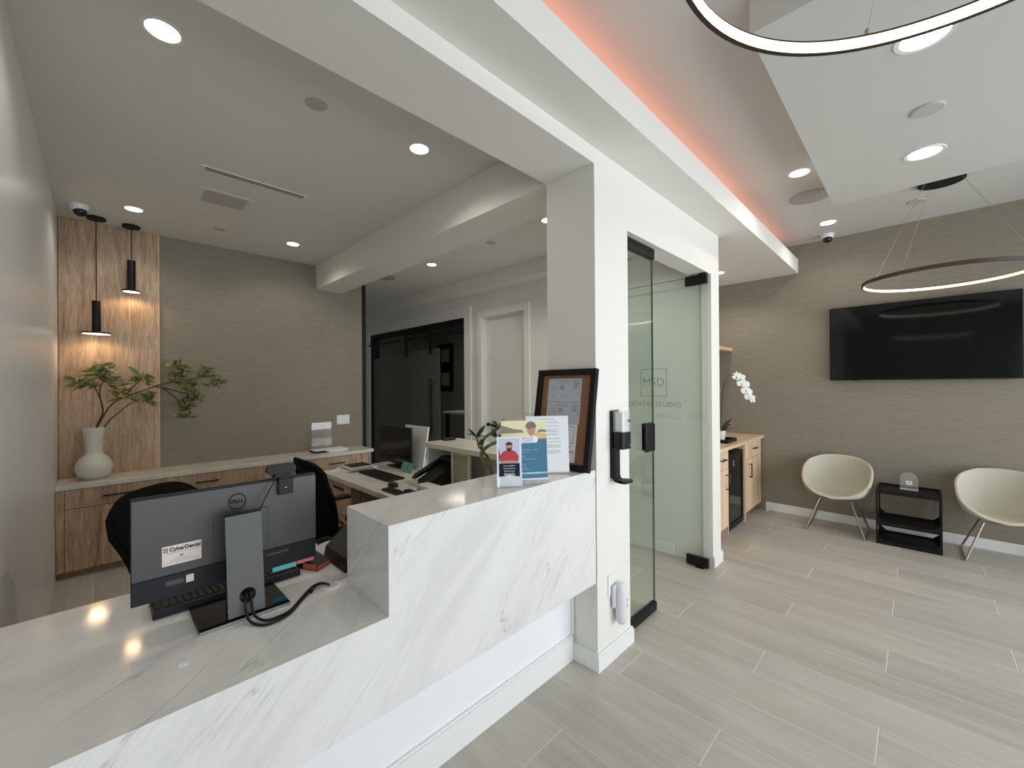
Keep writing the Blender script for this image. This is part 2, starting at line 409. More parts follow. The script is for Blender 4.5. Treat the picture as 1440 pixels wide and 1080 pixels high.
for k in range(-10, 17):
    x0 = 1.68+PW*k; x1 = min(x0+PW, XT)
    y = [0.632, -0.358, 0.137][k % 3] - 3*PL
    while y < 8:
        a, b_ = max(y, -2.8 if x0 > 0 else 0.2), min(y+PL, 8.0); y += PL
        if x0 < -0.3: a = max(a, 5.4)
        if x0 < 0.0 and b_ < 1.3: continue
        if x1 > 3.68 and a > 1.96: continue
        if x1 > 3.8: b_ = min(b_, 1.96)
        if b_-a < 0.05 or x1-x0 < 0.03 or x0 < -0.4: continue
        if x0 < 2.2 and a > 5.3: continue
        plank(x0, x1, a, b_)

# walls
struct('wall_left', B(XL-0.12, XL, YF, YB+0.12, 0, ZR+0.05), M['satin'])
wb = struct('wall_back', B(XL, 2.46, YB, YB+0.12, 0, ZR+0.05), M['paper'])
struct('trim_1', B(2.437, 2.482, YB-0.012, YB+0.13, 0, ZR), M['black'])           # black strip at the end of the papered wall
obj('panel', B(XL+0.004, 0.196, YB-0.018, YB, 0.752, ZR-0.002, bev=0.0015), M['oak'], wb)
obj('panel', B(0.200, 0.400, YB-0.018, YB, 0.752, ZR-0.002, bev=0.0015), M['oak'], wb)
struct('trim_2', B(0.4005, 0.408, YB-0.020, YB, 0.752, ZR-0.002), M['oak_light'])  # pale end strip of the wood panelling
obj('joint_strip', B(0.1961, 0.1999, YB-0.017, YB, 0.752, ZR-0.002), M['oak_light'], wb)
# front wall: column, header above the door, end pillar
mb = MB().box(XC, 2.205, YF, 1.552, 0, ZC+0.05)
mb.box(2.205, 3.573, YF, 1.372, 2.43, ZC+0.05)
mb.box(3.573, 3.76, YF, 1.30, 0, ZC+0.05).box(3.600, 3.76, 1.30, 1.552, 0, ZC+0.05)
mb.box(3.76, XT, 1.37, 1.50, ZS+0.04, ZC+0.05)
struct('wall_front', mb, M['white'])
# beams
struct('trim_3', B(XL-0.12, XC-0.0005, YF, 1.552, ZB, ZC+0.05), M['white'])          # beam above the counter
struct('trim_4', B(XC, 2.178, 1.5525, YB-0.0005, ZB+0.0005, ZR+0.04), M['white'])    # cross beam to the papered wall
# soffit with light cove on its ledge
struct('trim_5', MB().box(-1.6, XT, 0.985, YF-0.0005, ZS, 2.90).box(-1.6, XT, 0.985, 1.005, 2.90, 2.945), M['white'])
struct('trim_6', B(3.7605, XT, YF, 1.96, ZS, ZS+0.04), M['white'])                    # ceiling of the alcove
# ceilings
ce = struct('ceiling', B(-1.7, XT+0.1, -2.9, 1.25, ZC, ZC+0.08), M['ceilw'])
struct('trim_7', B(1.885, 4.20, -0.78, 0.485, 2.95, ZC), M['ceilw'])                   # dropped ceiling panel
struct('trim_8', B(XL-0.12, XC, 1.552, YB+0.1, ZR, ZR+0.08), M['ceil'])               # reception ceiling
struct('trim_9', B(2.178, 3.62, 1.372, 8.05, ZN, ZN+0.08), M['ceil'])                 # corridor ceiling
struct('trim_10', B(3.37, 3.60, 1.56, 8.0, 2.735, ZN), M['white'])                    # corridor soffit
# corridor right wall with the office opening and a door
OY0, OY1, OZ = 4.50, 7.33, 2.47
DY0, DY1, DZ = 3.36, 4.14, 2.42
mb = MB().box(3.60, 3.759, 1.552, DY0, 0, ZN+0.05).box(3.60, 3.759, DY1, OY0, 0, ZN+0.05).box(3.60, 3.759, OY1, 8.05, 0, ZN+0.05)
mb.box(3.60, 3.759, DY0, DY1, DZ, ZN+0.05).box(3.60, 3.759, OY0, OY1, OZ, ZN+0.05)
struct('wall_corridor_right', mb, M['corr'])
struct('wall_corridor_end', B(2.46, 3.76, 8.0, 8.1, 0, ZN+0.05), M['corr'])
struct('wall_corridor_left', B(2.38, 2.459, YB+0.121, 8.0, 0, ZN+0.05), M['corr'])
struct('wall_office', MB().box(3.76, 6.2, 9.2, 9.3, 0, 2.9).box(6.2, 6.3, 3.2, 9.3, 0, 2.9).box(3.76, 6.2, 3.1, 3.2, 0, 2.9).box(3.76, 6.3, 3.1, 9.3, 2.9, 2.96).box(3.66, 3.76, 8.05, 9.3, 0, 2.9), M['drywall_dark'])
struct('floor_office', B(3.70, 6.2, 3.2, 9.2, -0.05, 0.0), M['grout'])
wt = struct('wall_tv', B(XT, XT+0.12, -2.8, 2.08, 0, ZC+0.05), M['paper'])
struct('wall_alcove', B(3.76, XT, 1.96, 2.06, 0, ZS+0.04), M['paper'])
struct('wall_west', MB().box(-1.7, -1.6, -1.5, 1.3, 0, ZC+0.05).box(-1.7, -1.6, -2.9, -1.5, 2.55, ZC+0.05).box(-1.7, -1.6, -2.9, -1.5, 0, 0.12).box(-1.7, -1.6, -2.9, -2.76, 0.12, 2.55), M['shade'])
struct('fill_opening_west', MB().box(-1.68, -1.63, -2.76, -2.70, 0.12, 2.55).box(-1.68, -1.63, -1.56, -1.5, 0.12, 2.55).box(-1.68, -1.63, -2.70, -1.56, 0.12, 0.20), M['black'])  # frame of an unseen opening, made up to let the west fill in
struct('wall_counter_side', B(-1.6, XL-0.12, 1.223, 1.32, 0, ZC+0.05), M['shade'])
# storefront wall behind the camera: piers and head around the glazing the daylight comes through
mb = MB().box(-1.7, -1.45, -2.9, -2.8, 0, ZC+0.05).box(5.45, XT+0.12, -2.9, -2.8, 0, ZC+0.05).box(-1.45, 5.45, -2.9, -2.8, 2.65, ZC+0.05).box(-1.45, 5.45, -2.9, -2.8, 0, 0.12)
struct('wall_storefront', mb, M['shade'])
mb = MB()
for x in (-1.45, 0.25, 1.97, 3.68, 5.40): mb.box(x, x+0.05, -2.88, -2.82, 0.12, 2.65)
mb.box(-1.45, 5.45, -2.88, -2.82, 2.10, 2.15)
struct('window_1', mb, M['black'])

# baseboards
def basebd(name, x0, x1, y0, y1, h=0.093, top=0.012):
    mb = MB().box(x0, x1, y0, y1, 0, h-top)
    e = 0.004
    mb.box(x0+(e if x1-x0 < 0.1 else 0), x1-(e if x1-x0 < 0.1 else 0), y0+(e if y1-y0 < 0.1 else 0), y1-(e if y1-y0 < 0.1 else 0), h-top, h)
    return struct(name, mb, M['trim'])
basebd('baseboard_tv', XT-0.016, XT-0.0005, -2.8, 1.33, 0.093)
mb = MB()
for e, z0, z1 in ((0.016, 0, 0.081), (0.011, 0.081, 0.092)):
    mb.box(XC-e, XC-0.0005, YF-e, 1.40, z0, z1).box(XC-0.0005, 2.205+e, YF-e, YF-0.0005, z0, z1).box(2.2055, 2.205+e, YF-0.0005, 1.24, z0, z1)
struct('baseboard_column', mb, M['trim'])
mb = MB()
for e, z0, z1 in ((0.016, 0, 0.081), (0.011, 0.081, 0.092)):
    mb.box(3.573-e*0.4, 3.76+e*0.6, YF-e, YF-0.0005, z0, z1).box(3.7605, 3.76+e, YF-0.0005, 1.36, z0, z1)
struct('baseboard_pillar', mb, M['trim'])
basebd('baseboard_corridor', 3.585, 3.5995, 1.56, 3.29, 0.10)

# corridor casings
def casing(name, y0, y1, z, w_=0.085):
    mb = MB().box(3.582, 3.5995, y0-w_, y0, 0, z+w_).box(3.582, 3.5995, y1, y1+w_, 0, z+w_).box(3.582, 3.5995, y0, y1, z, z+w_)
    return struct(name, mb, M['trim'])
casing('trim_11', DY0, DY1, DZ); casing('trim_12', OY0, OY1, OZ, 0.14)
d1 = struct('door_1', B(3.665, 3.705, DY0+0.004, DY1-0.004, 0.008, DZ-0.004, bev=0.002), M['corr'])
obj('handle', MB().cyl((3.64, DY1-0.06, 1.0), (3.665, DY1-0.06, 1.0), 0.022).box(3.625, 3.64, DY1-0.17, DY1-0.05, 0.99, 1.01), M['black'], d1)
obj('door_stop', MB().box(3.64, 3.664, DY0, DY0+0.015, 0, DZ).box(3.64, 3.664, DY1-0.015, DY1, 0, DZ).box(3.64, 3.664, DY0, DY1, DZ-0.015, DZ), M['trim'], d1)

# office opening: black frame, fixed frosted pane, sliding barn door
w2 = struct('window_2', MB().box(3.5995, 3.76, OY0, OY0+0.03, 0, OZ).box(3.5995, 3.76, OY1-0.05, OY1, 0, OZ).box(3.5995, 3.76, OY0+0.03, OY1-0.05, OZ-0.06, OZ), M['black'])
obj('pane', B(3.625, 3.635, 5.95, OY1-0.05, 0.01, 2.03), M['frost'], w2)
t = thing('sliding_glass_door', 'dark sliding glass barn door on black rail in corridor office opening', 'door', (3.565, 5.5, 0))
obj('glass_panel', B(3.562, 3.574, 5.06, 6.03, 0.02, 2.08), M['frost'], t)
r_ = obj('rail', MB().cyl((3.54, 4.46, 2.27), (3.54, 7.26, 2.27), 0.014, n=12), M['black'], t)
for y in (4.62, 5.9, 7.1): obj('bracket', MB().cyl((3.54, y, 2.27), (3.60, y, 2.27), 0.012, n=10).cyl((3.537, y-0.012, 2.27), (3.537, y+0.012, 2.27), 0.024, n=12), M['black'], t)
for y in (5.28, 5.98):
    obj('hanger', MB().cyl((3.525, y, 2.31), (3.545, y, 2.31), 0.045, n=20).box(3.545, 3.56, y-0.03, y+0.03, 2.0, 2.33), M['black'], t)
obj('pull_handle', MB().cyl((3.53, 5.25, 0.75), (3.53, 5.25, 1.62), 0.016, n=12).cyl((3.53, 5.25, 0.85), (3.565, 5.25, 0.85), 0.01, n=8).cyl((3.53, 5.25, 1.5), (3.565, 5.25, 1.5), 0.01, n=8), M['black'], t)
for z, lab in ((1.98, 'upper dark framed certificate on the office wall beyond the glass'), (1.38, 'lower dark framed certificate on the office wall beyond the glass')):
    y0, y1, h = 7.33, 7.87, 0.52
    t = thing('framed_certificate', lab, 'picture frame', (6.18, 7.6, z), group='framed certificates in the office')
    sc = 1.12
    obj('frame', MB().box(6.17, 6.199, y0*sc, y1*sc, z, z+h+0.08), M['black'], t)
    obj('sheet', B(6.166, 6.17, y0*sc+0.14, y1*sc-0.14, z+0.14, z+h-0.06), M['yellowgreen'], t)
t = thing('office_desk', 'pale office desk top dimly seen through the dark opening', 'desk', (5.2, 6.0, 0))
obj('desk_top', B(4.7, 5.6, 5.0, 6.6, 0.98, 1.02, bev=0.004), M['white'], t)
for x in (4.75, 5.5):
    for y in (5.05, 6.5): obj('leg', B(x, x+0.05, y, y+0.05, 0, 0.98), M['black'], t)

# entry glass: closed leaf in the front plane and a wide leaf swung open
t = struct('door_2', B(2.222, 2.632, 1.274, 1.286, 0.06, 2.372), M['glass'])
obj('edge', B(2.632, 2.6335, 1.274, 1.286, 0.06, 2.372), M['edge'], t)
obj('bottom_rail', B(2.215, 2.636, 1.262, 1.298, 0.006, 0.062, bev=0.003), M['black'], t)
obj('top_rail', B(2.210, 2.640, 1.262, 1.298, 2.360, 2.428, bev=0.003), M['black'], t)
hd = obj('pull_handle', MB().prism(rrect(1.075, 1.265, 1.236, 1.247, 0.004), 'x', 0, 0.001), M['black'], t)
bpy.data.objects.remove(hd)
hd = obj('pull_handle', MB().box(2.455, 2.585, 1.240, 1.252, 1.082, 1.262, bev=0.0055, seg=3).box(2.50, 2.545, 1.252, 1.274, 1.10, 1.24).box(2.510, 2.640, 1.288, 1.300, 1.082, 1.262, bev=0.005, seg=3), M['black'], t)
t = struct('door_3', B(3.494, 3.506, 1.232, 2.165, 0.03, 2.412), M['glass'])
obj('edge', MB().box(3.4935, 3.5065, 2.165, 2.1665, 0.03, 2.412).box(3.4935, 3.5065, 1.232, 2.165, 2.412, 2.4135), M['edge'], t)
obj('top_patch', MB().box(3.482, 3.518, 1.226, 1.400, 2.342, 2.420, bev=0.002).cyl((3.5, 1.26, 2.420), (3.5, 1.26, 2.432), 0.03), M['black'], t)
obj('bottom_patch', B(3.482, 3.518, 1.232, 1.408, 0.012, 0.088, bev=0.002), M['black'], t)
obj('pivot', MB().box(3.475, 3.525, 1.27, 1.33, 0.0005, 0.014), M['black'], t)
g0, g1, z0, z1 = 1.567, 1.812, 1.412, 1.657
obj('logo_frame', MB().box(3.4925, 3.4939, g0, g1, z1-0.005, z1).box(3.4925, 3.4939, g0, g1, z0, z0+0.005).box(3.4925, 3.4939, g0, g0+0.005, z0, z1).box(3.4925, 3.4939, g1-0.005, g1, z0, z1), M['logo'], t)
text('lettering', 'MSD', 0.105, 'logo', t, (3.4932, 1.69, 1.535), (0, -1, 0), (0, 0, 1), bold=-0.0012)
text('lettering', 'DENTAL STUDIO', 0.066, 'logo', t, (3.4932, 1.69, 1.338), (0, -1, 0), (0, 0, 1), bold=-0.0006, sx=0.98)

# ================================================================ RECEPTION COUNTER
t = thing('reception_counter', 'white veined stone reception counter with low desk and raised bar', 'counter', (0.8, 1.5, 0))
obj('front_panel', MB().prism([(XL+0.002, 0.465), (XC-0.004, 0.465), (XC-0.004, 1.0648), (0.66, 1.0648), (0.66, 0.7698), (XL+0.002, 0.7698)], 'y', 1.2275, 1.25), M['marble'], t)
obj('desk_top', B(XL+0.002, XC-0.004, 1.25, 2.05, 0.73, 0.77), M['marble'], t)
obj('bar_top', B(0.6605, XC-0.004, 1.25, 1.545, 1.03, 1.0648), M['marble'], t)
obj('bar_side', B(0.6605, 0.69, 1.25, 1.545, 0.7703, 1.03), M['marble'], t)
obj('bar_back', B(0.69, XC-0.004, 1.52, 1.545, 0.7703, 1.03), M['marble'], t)
obj('toe_wall', B(XL+0.002, XC-0.004, 1.385, 1.48, 0, 0.73), M['coolwhite'], t)
obj('baseboard', MB().box(XL+0.002, XC-0.017, 1.369, 1.385, 0, 0.125).box(XL+0.002, XC-0.017, 1.374, 1.385, 0.125, 0.136), M['trim'], t)
obj('end_trim', B(XC-0.018, XC-0.0045, 1.372, 1.3845, 0.136, 0.465), M['trim'], t)
obj('cable_grommet', MB().lathe([(0.020, 0.0), (0.038, 0.0), (0.038, 0.003), (0.033, 0.005), (0.020, 0.004)], (0.612, 1.575, 0.7702), 28, close=True), M['whitep'], t)

# second work desk along the corridor side
t = thing('side_desk', 'plain pale work desk beside the corridor ledge', 'desk', (1.75, 3.0, 0))
obj('desk_top', B(1.435, 2.10, 2.052, 3.90, 0.70, 0.742, bev=0.003), M['quartz'], t)
obj('end_panel', B(1.95, 2.10, 2.10, 3.88, 0, 0.70), M['white'], t)
t = thing('drawer_pedestal', 'wooden drawer pedestal under the side desk', 'drawer unit', (1.7, 3.6, 0))
obj('body', B(1.49, 1.93, 3.36, 3.86, 0.0, 0.698), M['oak'], t)
for z0, z1 in ((0.05, 0.40), (0.41, 0.69)):
    d = obj('drawer', B(1.472, 1.4895, 3.362, 3.858, z0, z1, bev=0.002), M['oak'], t)
    obj('handle', B(1.455, 1.468, 3.50, 3.70, z1-0.06, z1-0.048), M['black'], d)
t = thing('transaction_ledge', 'raised pale stone ledge on half wall behind the bar', 'counter', (2.03, 2.2, 0))
obj('top', B(XC, 2.21, 1.5525, 2.87, 1.022, 1.062, bev=0.003), M['quartz'], t)
obj('half_wall', B(2.102, 2.18, 1.5525, 2.86, 0, 1.0215), M['white'], t)
obj('end_panel', B(1.88, 2.10, 2.835, 2.86, 0.7425, 1.0215), M['white'], t)

# ================================================================ CREDENZA
t = thing('credenza', 'long oak credenza with white stone top and black handles', 'cabinet', (1.05, 5.0, 0))
obj('countertop', B(XL+0.001, 2.385, 4.79, YB-0.0015, 0.712, 0.750, bev=0.002), M['quartz'], t)
obj('carcass', B(XL+0.002, 2.345, 4.825, YB-0.002, 0.055, 0.711), M['oak'], t)
obj('toe_kick', B(XL+0.002, 2.34, 4.87, YB-0.002, 0.0, 0.055), M['oak'], t)
obj('filler_strip', B(XL+0.003, -0.202, 4.806, 4.825, 0.06, 0.709), M['oak'], t)
for k in range(4):
    x0 = -0.199+0.6115*k; x1 = x0+0.6085
    d = obj('drawer', B(x0, x1, 4.806, 4.8245, 0.558, 0.709, bev=0.0012), M['oak'], t)
    c_ = (x0+x1)/2
    obj('handle', MB().box(c_-0.088, c_+0.088, 4.776, 4.785, 0.626, 0.637).box(c_-0.082, c_-0.072, 4.785, 4.806, 0.627, 0.636).box(c_+0.072, c_+0.082, 4.785, 4.806, 0.627, 0.636), M['black'], d)
    d = obj('door', B(x0, x1, 4.806, 4.8245, 0.06, 0.554, bev=0.0012), M['oak'], t)
obj('end_strip', B(2.2475, 2.345, 4.806, 4.8245, 0.06, 0.709), M['oak'], t)

# ================================================================ VASE
t = thing('vase', 'cream bulbous ceramic vase on the credenza by the wood panel', 'vase', (-0.035, 4.99, 0.7505))
prof = [(0.0, 0.0), (0.062, 0.0), (0.068, 0.008), (0.094, 0.026), (0.112, 0.062), (0.1175, 0.095), (0.113, 0.135), (0.096, 0.170), (0.070, 0.196), (0.057, 0.214), (0.0535, 0.240), (0.059, 0.32), (0.072, 0.436), (0.066, 0.436), (0.056, 0.36), (0.048, 0.27), (0.0, 0.20)]
pp = []
for i in range(len(prof)-1):
    for k in range(3): pp.append((prof[i][0]+(prof[i+1][0]-prof[i][0])*k/3, prof[i][1]+(prof[i+1][1]-prof[i][1])*k/3))
pp.append(prof[-1])
obj('body', MB().lathe(prof, (0, 0, 0), 40), M['ceramic'], t, local=True, smooth=60)
# branches
t = thing('leafy_branches', 'leafy olive green branches arching out of the cream vase', 'branches', (-0.02, 4.98, 1.10))
Y0 = 4.97
def sp(x, z, dy=0): return (x, Y0+dy, z)
stems = [
    [sp(-0.03, 0.98), sp(-0.02, 1.19), sp(0.02, 1.33, 0.01), sp(-0.02, 1.50, -0.01), sp(-0.045, 1.60, -0.02)],
    [sp(-0.02, 1.18), sp(0.06, 1.36, -0.02), sp(0.15, 1.44, -0.05), sp(0.26, 1.49, -0.07), sp(0.38, 1.545, -0.08), sp(0.46, 1.58, -0.08), sp(0.52, 1.67, -0.09)],
    [sp(0.0, 0.98), sp(0.03, 1.19), sp(0.12, 1.31, -0.02), sp(0.20, 1.39, -0.05), sp(0.28, 1.44, -0.06)],
    [sp(0.36, 1.54, -0.08), sp(0.50, 1.575, -0.10), sp(0.62, 1.60, -0.12), sp(0.74, 1.63, -0.12)],
    [sp(0.34, 1.535, -0.08), sp(0.47, 1.50, -0.06), sp(0.56, 1.46, -0.08), sp(0.62, 1.42, -0.10)],
    [sp(0.40, 1.52, -0.07), sp(0.50, 1.42, -0.06), sp(0.545, 1.33, -0.08)],
    [sp(0.15, 1.44, -0.05), sp(0.20, 1.52, -0.08), sp(0.255, 1.595, -0.10)],
    [sp(0.02, 1.33), sp(0.0, 1.5, -0.05), sp(0.04, 1.62, -0.07)]]
for s_ in stems:
    p = bez(s_, 5); k = len(p)
    obj('stem', MB().sweep(p, [0.0075-0.0045*i/k for i in range(k)], 6), M['bark'], t)
def leaf_bm(l, w_):
    mb = MB(); n = 4; rows = []
    for i in range(n+1):
        u = i/n; ww = w_*math.sin(PI*min(u*0.95+0.05, 1))**0.8 if i < n else 0.0
        z = -0.18*l*u*u
        rows.append([mb.bm.verts.new((-ww, u*l, z+0.12*ww)), mb.bm.verts.new((0, u*l, z)), mb.bm.verts.new((ww, u*l, z+0.12*ww))] if i < n else [mb.bm.verts.new((0, l, z))])
    for i in range(n-1):
        a, b = rows[i], rows[i+1]; mb.bm.faces.new((a[0], a[1], b[1], b[0])); mb.bm.faces.new((a[1], a[2], b[2], b[1]))
    a, b = rows[n-1], rows[n][0]; mb.bm.faces.new((a[0], a[1], b)); mb.bm.faces.new((a[1], a[2], b))
    me = bpy.data.meshes.new('leaf'); mb.bm.to_mesh(me); mb.bm.free()
    for q in me.polygons: q.use_smooth = True
    return me
lm = leaf_bm(0.088, 0.0165); lm.materials.append(M['leaf'])
def leaves(parent, me, c, n, spread, scale=(0.7, 1.15), upb=0.25, axis=None):
    base = Vector(c)
    for i in range(n):
        a = random.uniform(0, 2*PI); e = random.uniform(-0.5, 0.9)
        d = Vector((math.cos(a)*math.cos(e), math.sin(a)*math.cos(e)*0.75, math.sin(e)+upb))
        if axis: d += Vector(axis)*0.8
        d.normalize()
        o = bpy.data.objects.new('leaf', me); COL.objects.link(o); o.parent = parent
        q = d.to_track_quat('Y', 'Z'); s_ = random.uniform(*scale)
        pos = base + Vector((random.uniform(-1, 1), random.uniform(-0.6, 0.6), random.uniform(-1, 1)))*spread
        o.matrix_basis = wm(parent).inverted() @ (Matrix.Translation(pos) @ q.to_matrix().to_4x4() @ Matrix.Rotation(random.uniform(-1.6, 1.6), 4, 'Y') @ Matrix.Diagonal((s_, s_, s_, 1)))
for c_, n in (((-0.10, 4.95, 1.56), 12), ((0.02, 4.92, 1.63), 13), ((0.07, 4.90, 1.56), 10), ((-0.02, 4.93, 1.67), 8), ((0.27, 4.87, 1.60), 11), ((0.15, 4.92, 1.46), 8), ((0.31, 4.91, 1.42), 12), ((0.53, 4.88, 1.70), 14), ((0.50, 4.86, 1.60), 13), ((0.72, 4.85, 1.66), 14), ((0.79, 4.85, 1.57), 12), ((0.58, 4.87, 1.52), 12), ((0.63, 4.87, 1.43), 14), ((0.57, 4.89, 1.36), 12), ((0.555, 4.89, 1.27), 9)):
    leaves(t, lm, c_, int(n*2.9), 0.044, (0.65, 1.1), 0.2)

# ================================================================ PENDANTS
def pendant(x, y, zd, rd, lab):
    t = thing('pendant_lamp', lab, 'pendant lamp', (x, y, zd))
    obj('canopy', MB().lathe([(0, 0), (0.062, 0), (0.062, 0.02), (0, 0.02)], (x, y, ZR-0.0205), 28), M['black'], t)
    obj('cord', MB().cyl((x, y, zd+0.28), (x, y, ZR-0.02), 0.0035, n=8), M['black'], t)
    obj('tube_body', MB().lathe([(0, 0.012), (0.029, 0.012), (0.029, 0.285), (0, 0.285)], (x, y, zd), 28), M['black'], t)
    sh = obj('disc_shade', MB().lathe([(rd-0.004, 0.0), (rd, 0.003), (rd, 0.010), (rd*0.97, 0.014), (0, 0.016), (0, 0.008), (rd-0.008, 0.006)], (x, y, zd), 40, close=False), M['black'], t)
    obj('diffuser', MB().lathe([(0, 0.001), (rd-0.006, 0.001), (rd-0.006, 0.006), (0, 0.006)], (x, y, zd), 36), M['lampw'], t)
    l = spot('pendant_light', (x, y, zd-0.004), 5.0, (1.0, 0.66, 0.36), 165, 0.35, 0.05)
pendant(-0.018, 5.02, 1.985, 0.094, 'black tube pendant lamp with wide disc, hanging lower above the vase')
pendant(0.206, 5.06, 2.388, 0.064, 'black tube pendant lamp with small disc, hanging higher, right of the other')

# ================================================================ CEILING FITTINGS
LG = 'round recessed downlights'
def downlight(x, y, z, r, lab, power, color=NEUT):
    t = thing('downlight', lab, 'downlight', (x, y, z), group=LG)
    obj('trim_ring', MB().lathe([(r, -0.003), (r*1.22, -0.004), (r*1.25, -0.0002), (r, -0.0002)], (x, y, z), 32, close=True), M['whitep'], t)
    obj('diffuser', MB().lathe([(0, -0.0025), (r, -0.0025), (r, -0.0004), (0, -0.0004)], (x, y, z), 32), M['lamp'], t)
    spot('downlight_beam', (x, y, z-0.012), power, color, 150, 0.55, r*0.8)
DP = DOWN_POWER
downlight(0.188, 2.20, ZR, 0.058, 'bright downlight in the reception ceiling nearest the top left corner', DP)
downlight(1.402, 2.19, ZR, 0.055, 'downlight in the reception ceiling beside the front beam', DP)
downlight(0.202, 4.57, ZR, 0.055, 'downlight in the reception ceiling just above the pendant lamps', DP)
downlight(1.407, 4.565, ZR, 0.055, 'downlight in the reception ceiling beside cross beam near grey wall', DP)
downlight(2.67, 3.93, ZN, 0.05, 'downlight in the corridor ceiling above the white door', DP*1.5)
downlight(2.65, 2.20, ZN, 0.05, 'corridor downlight half hidden by the white column', DP*3.4)
downlight(3.735, 0.635, ZC, 0.062, 'downlight in the waiting ceiling between soffit and dropped panel', DP)
downlight(5.10, 0.637, ZC, 0.062, 'downlight in the waiting ceiling next to the dome camera', DP)
downlight(3.63, -0.03, 2.95, 0.078, 'large downlight in the dropped panel above the television', DP)
downlight(2.405, -0.025, 2.95, 0.078, 'large downlight in the dropped panel beside the near ring lamp', DP)
downlight(4.99, 1.62, ZS, 0.055, 'downlight in the alcove ceiling above the orchid', DP*2.0)

def disc(name, x, y, z, r, m, lab, cat, group=None, h=0.006):
    o = obj(name, MB().lathe([(0, -h), (r*0.93, -h), (r, -h*0.5), (r, -0.0003), (0, -0.0003)], (x, y, z), 32), m, None)
    return tag(o, lab, cat, group)
disc('sprinkler_cover', 0.80, 2.214, ZR, 0.052, M['vent'], 'round flat sprinkler cover in middle of reception ceiling', 'sprinkler')
disc('sprinkler_cover', 0.79, 4.60, ZR, 0.045, M['vent'], 'round flat sprinkler cover in reception ceiling near the papered wall', 'sprinkler')
disc('sprinkler_cover', 2.67, 2.93, ZN, 0.045, M['vent'], 'round flat sprinkler cover in the corridor ceiling', 'sprinkler')
disc('sprinkler_cover', 3.06, -0.04, 2.95, 0.066, M['vent'], 'round flat sprinkler cover in the dropped ceiling panel', 'sprinkler', h=0.01)
disc('sprinkler_cover', 5.07, 0.009, ZC, 0.065, M['vent'], 'round flat sprinkler cover behind the far ring lamp cables', 'sprinkler', h=0.008)
disc('ceiling_disc', 4.28, 0.655, ZC, 0.15, M['speaker'], 'round grey ceiling speaker by the dropped panel corner', 'speaker')
disc('ceiling_disc', 2.56, 4.80, ZN, 0.13, M['speaker'], 'round grey disc in the corridor ceiling', 'speaker')  # plain grey disc set against the corridor ceiling

def dome(x, y, z, lab, ang):
    t = thing('dome_camera', lab, 'security camera', (x, y, z), group='white dome security cameras')
    obj('base', MB().lathe([(0, -0.055), (0.042, -0.055), (0.056, -0.030), (0.060, -0.0003), (0, -0.0003)], (x, y, z), 28), M['whitep'], t, smooth=50)
    d = Vector((math.cos(ang), math.sin(ang), -0.9)).normalized()
    obj('lens_dome', MB().ball((x+0.012*d.x, y+0.012*d.y, z-0.050), 0.043, u=24, v=14), M['domeglass'], t)
dome(-0.112, 4.77, ZR, 'white dome security camera in the corner above the wood panel', -1.0)
dome(5.50, 0.69, ZC, 'white dome security camera at the top of the television wall', 3.3)

t = thing('linear_diffuser', 'long black twin slot air diffuser in the reception ceiling', 'air vent', (0.81, 3.38, ZR))
x0, x1 = 0.478, 1.14
obj('frame', MB().box(x0, x1, 3.345, 3.357, ZR-0.005, ZR-0.0003).box(x0, x1, 3.405, 3.417, ZR-0.005, ZR-0.0003).box(x0, x1, 3.378, 3.384, ZR-0.005, ZR-0.0003).box(x0, x0+0.022, 3.357, 3.405, ZR-0.005, ZR-0.0003).box(x1-0.022, x1, 3.357, 3.405, ZR-0.005, ZR-0.0003), M['whitep'], t)
for a, b in ((3.357, 3.378), (3.384, 3.405)): obj('slot', B(x0+0.022, x1-0.022, a, b, ZR-0.003, ZR-0.0003), M['slotdark'], t)
t = thing('return_grille', 'rectangular beige return air panel beside the slot diffuser', 'air vent', (0.70, 3.86, ZR))
obj('frame', MB().box(0.525, 0.870, 3.71, 4.005, ZR-0.004, ZR-0.0003, bev=0.001), M['ceil'], t)
obj('panel', B(0.56, 0.835, 3.735, 3.98, ZR-0.007, ZR-0.0042), M['vent'], t)

# ring lamps
def ringlamp(cx, cy, z, R, can, lab, angs):
    t = thing('ring_lamp', lab, 'ring pendant lamp', (cx, cy, z))
    h = 0.0140; n = 96
    obj('outer_band', MB().lathe([(R, -h), (R+0.010, -h), (R+0.010, h), (R-0.004, h), (R-0.004, h-0.004), (R, h-0.004)], (cx, cy, z), n, close=True), M['bronze'], t)
    obj('light_strip', MB().lathe([(R-0.006, -h+0.002), (R-0.0005, -h+0.0005), (R-0.0005, h-0.0045), (R-0.006, h-0.006)], (cx, cy, z), n, close=True), M['led'], t)
    obj('canopy', MB().lathe([(0, -0.022), (0.135, -0.022), (0.135, -0.0004), (0, -0.0004)], can, 40), M['black'], t)
    for a in angs:
        a = math.radians(a); p = (cx+(R+0.006)*math.cos(a), cy+(R+0.006)*math.sin(a), z+h)
        q = (can[0]+0.115*math.cos(a), can[1]+0.115*math.sin(a), can[2]-0.022)
        obj('suspension_wire', MB().cyl(p, q, 0.0016, n=6), M['wire'], t)
        obj('clamp', MB().cyl((p[0], p[1], z+h), (p[0], p[1], z+h+0.018), 0.005, n=8), M['wire'], t)
ringlamp(4.62, -0.13, 2.335, 0.47, (4.665, -0.13, ZC), 'black ring pendant lamp with glowing inner strip in front of the television', (130, 35, 255))
ringlamp(0.893, -0.144, 2.35, 0.482, (0.893, -0.144, ZC), 'ring pendant lamp cut off by the top edge, nearest the viewer', (28, 150, 270))

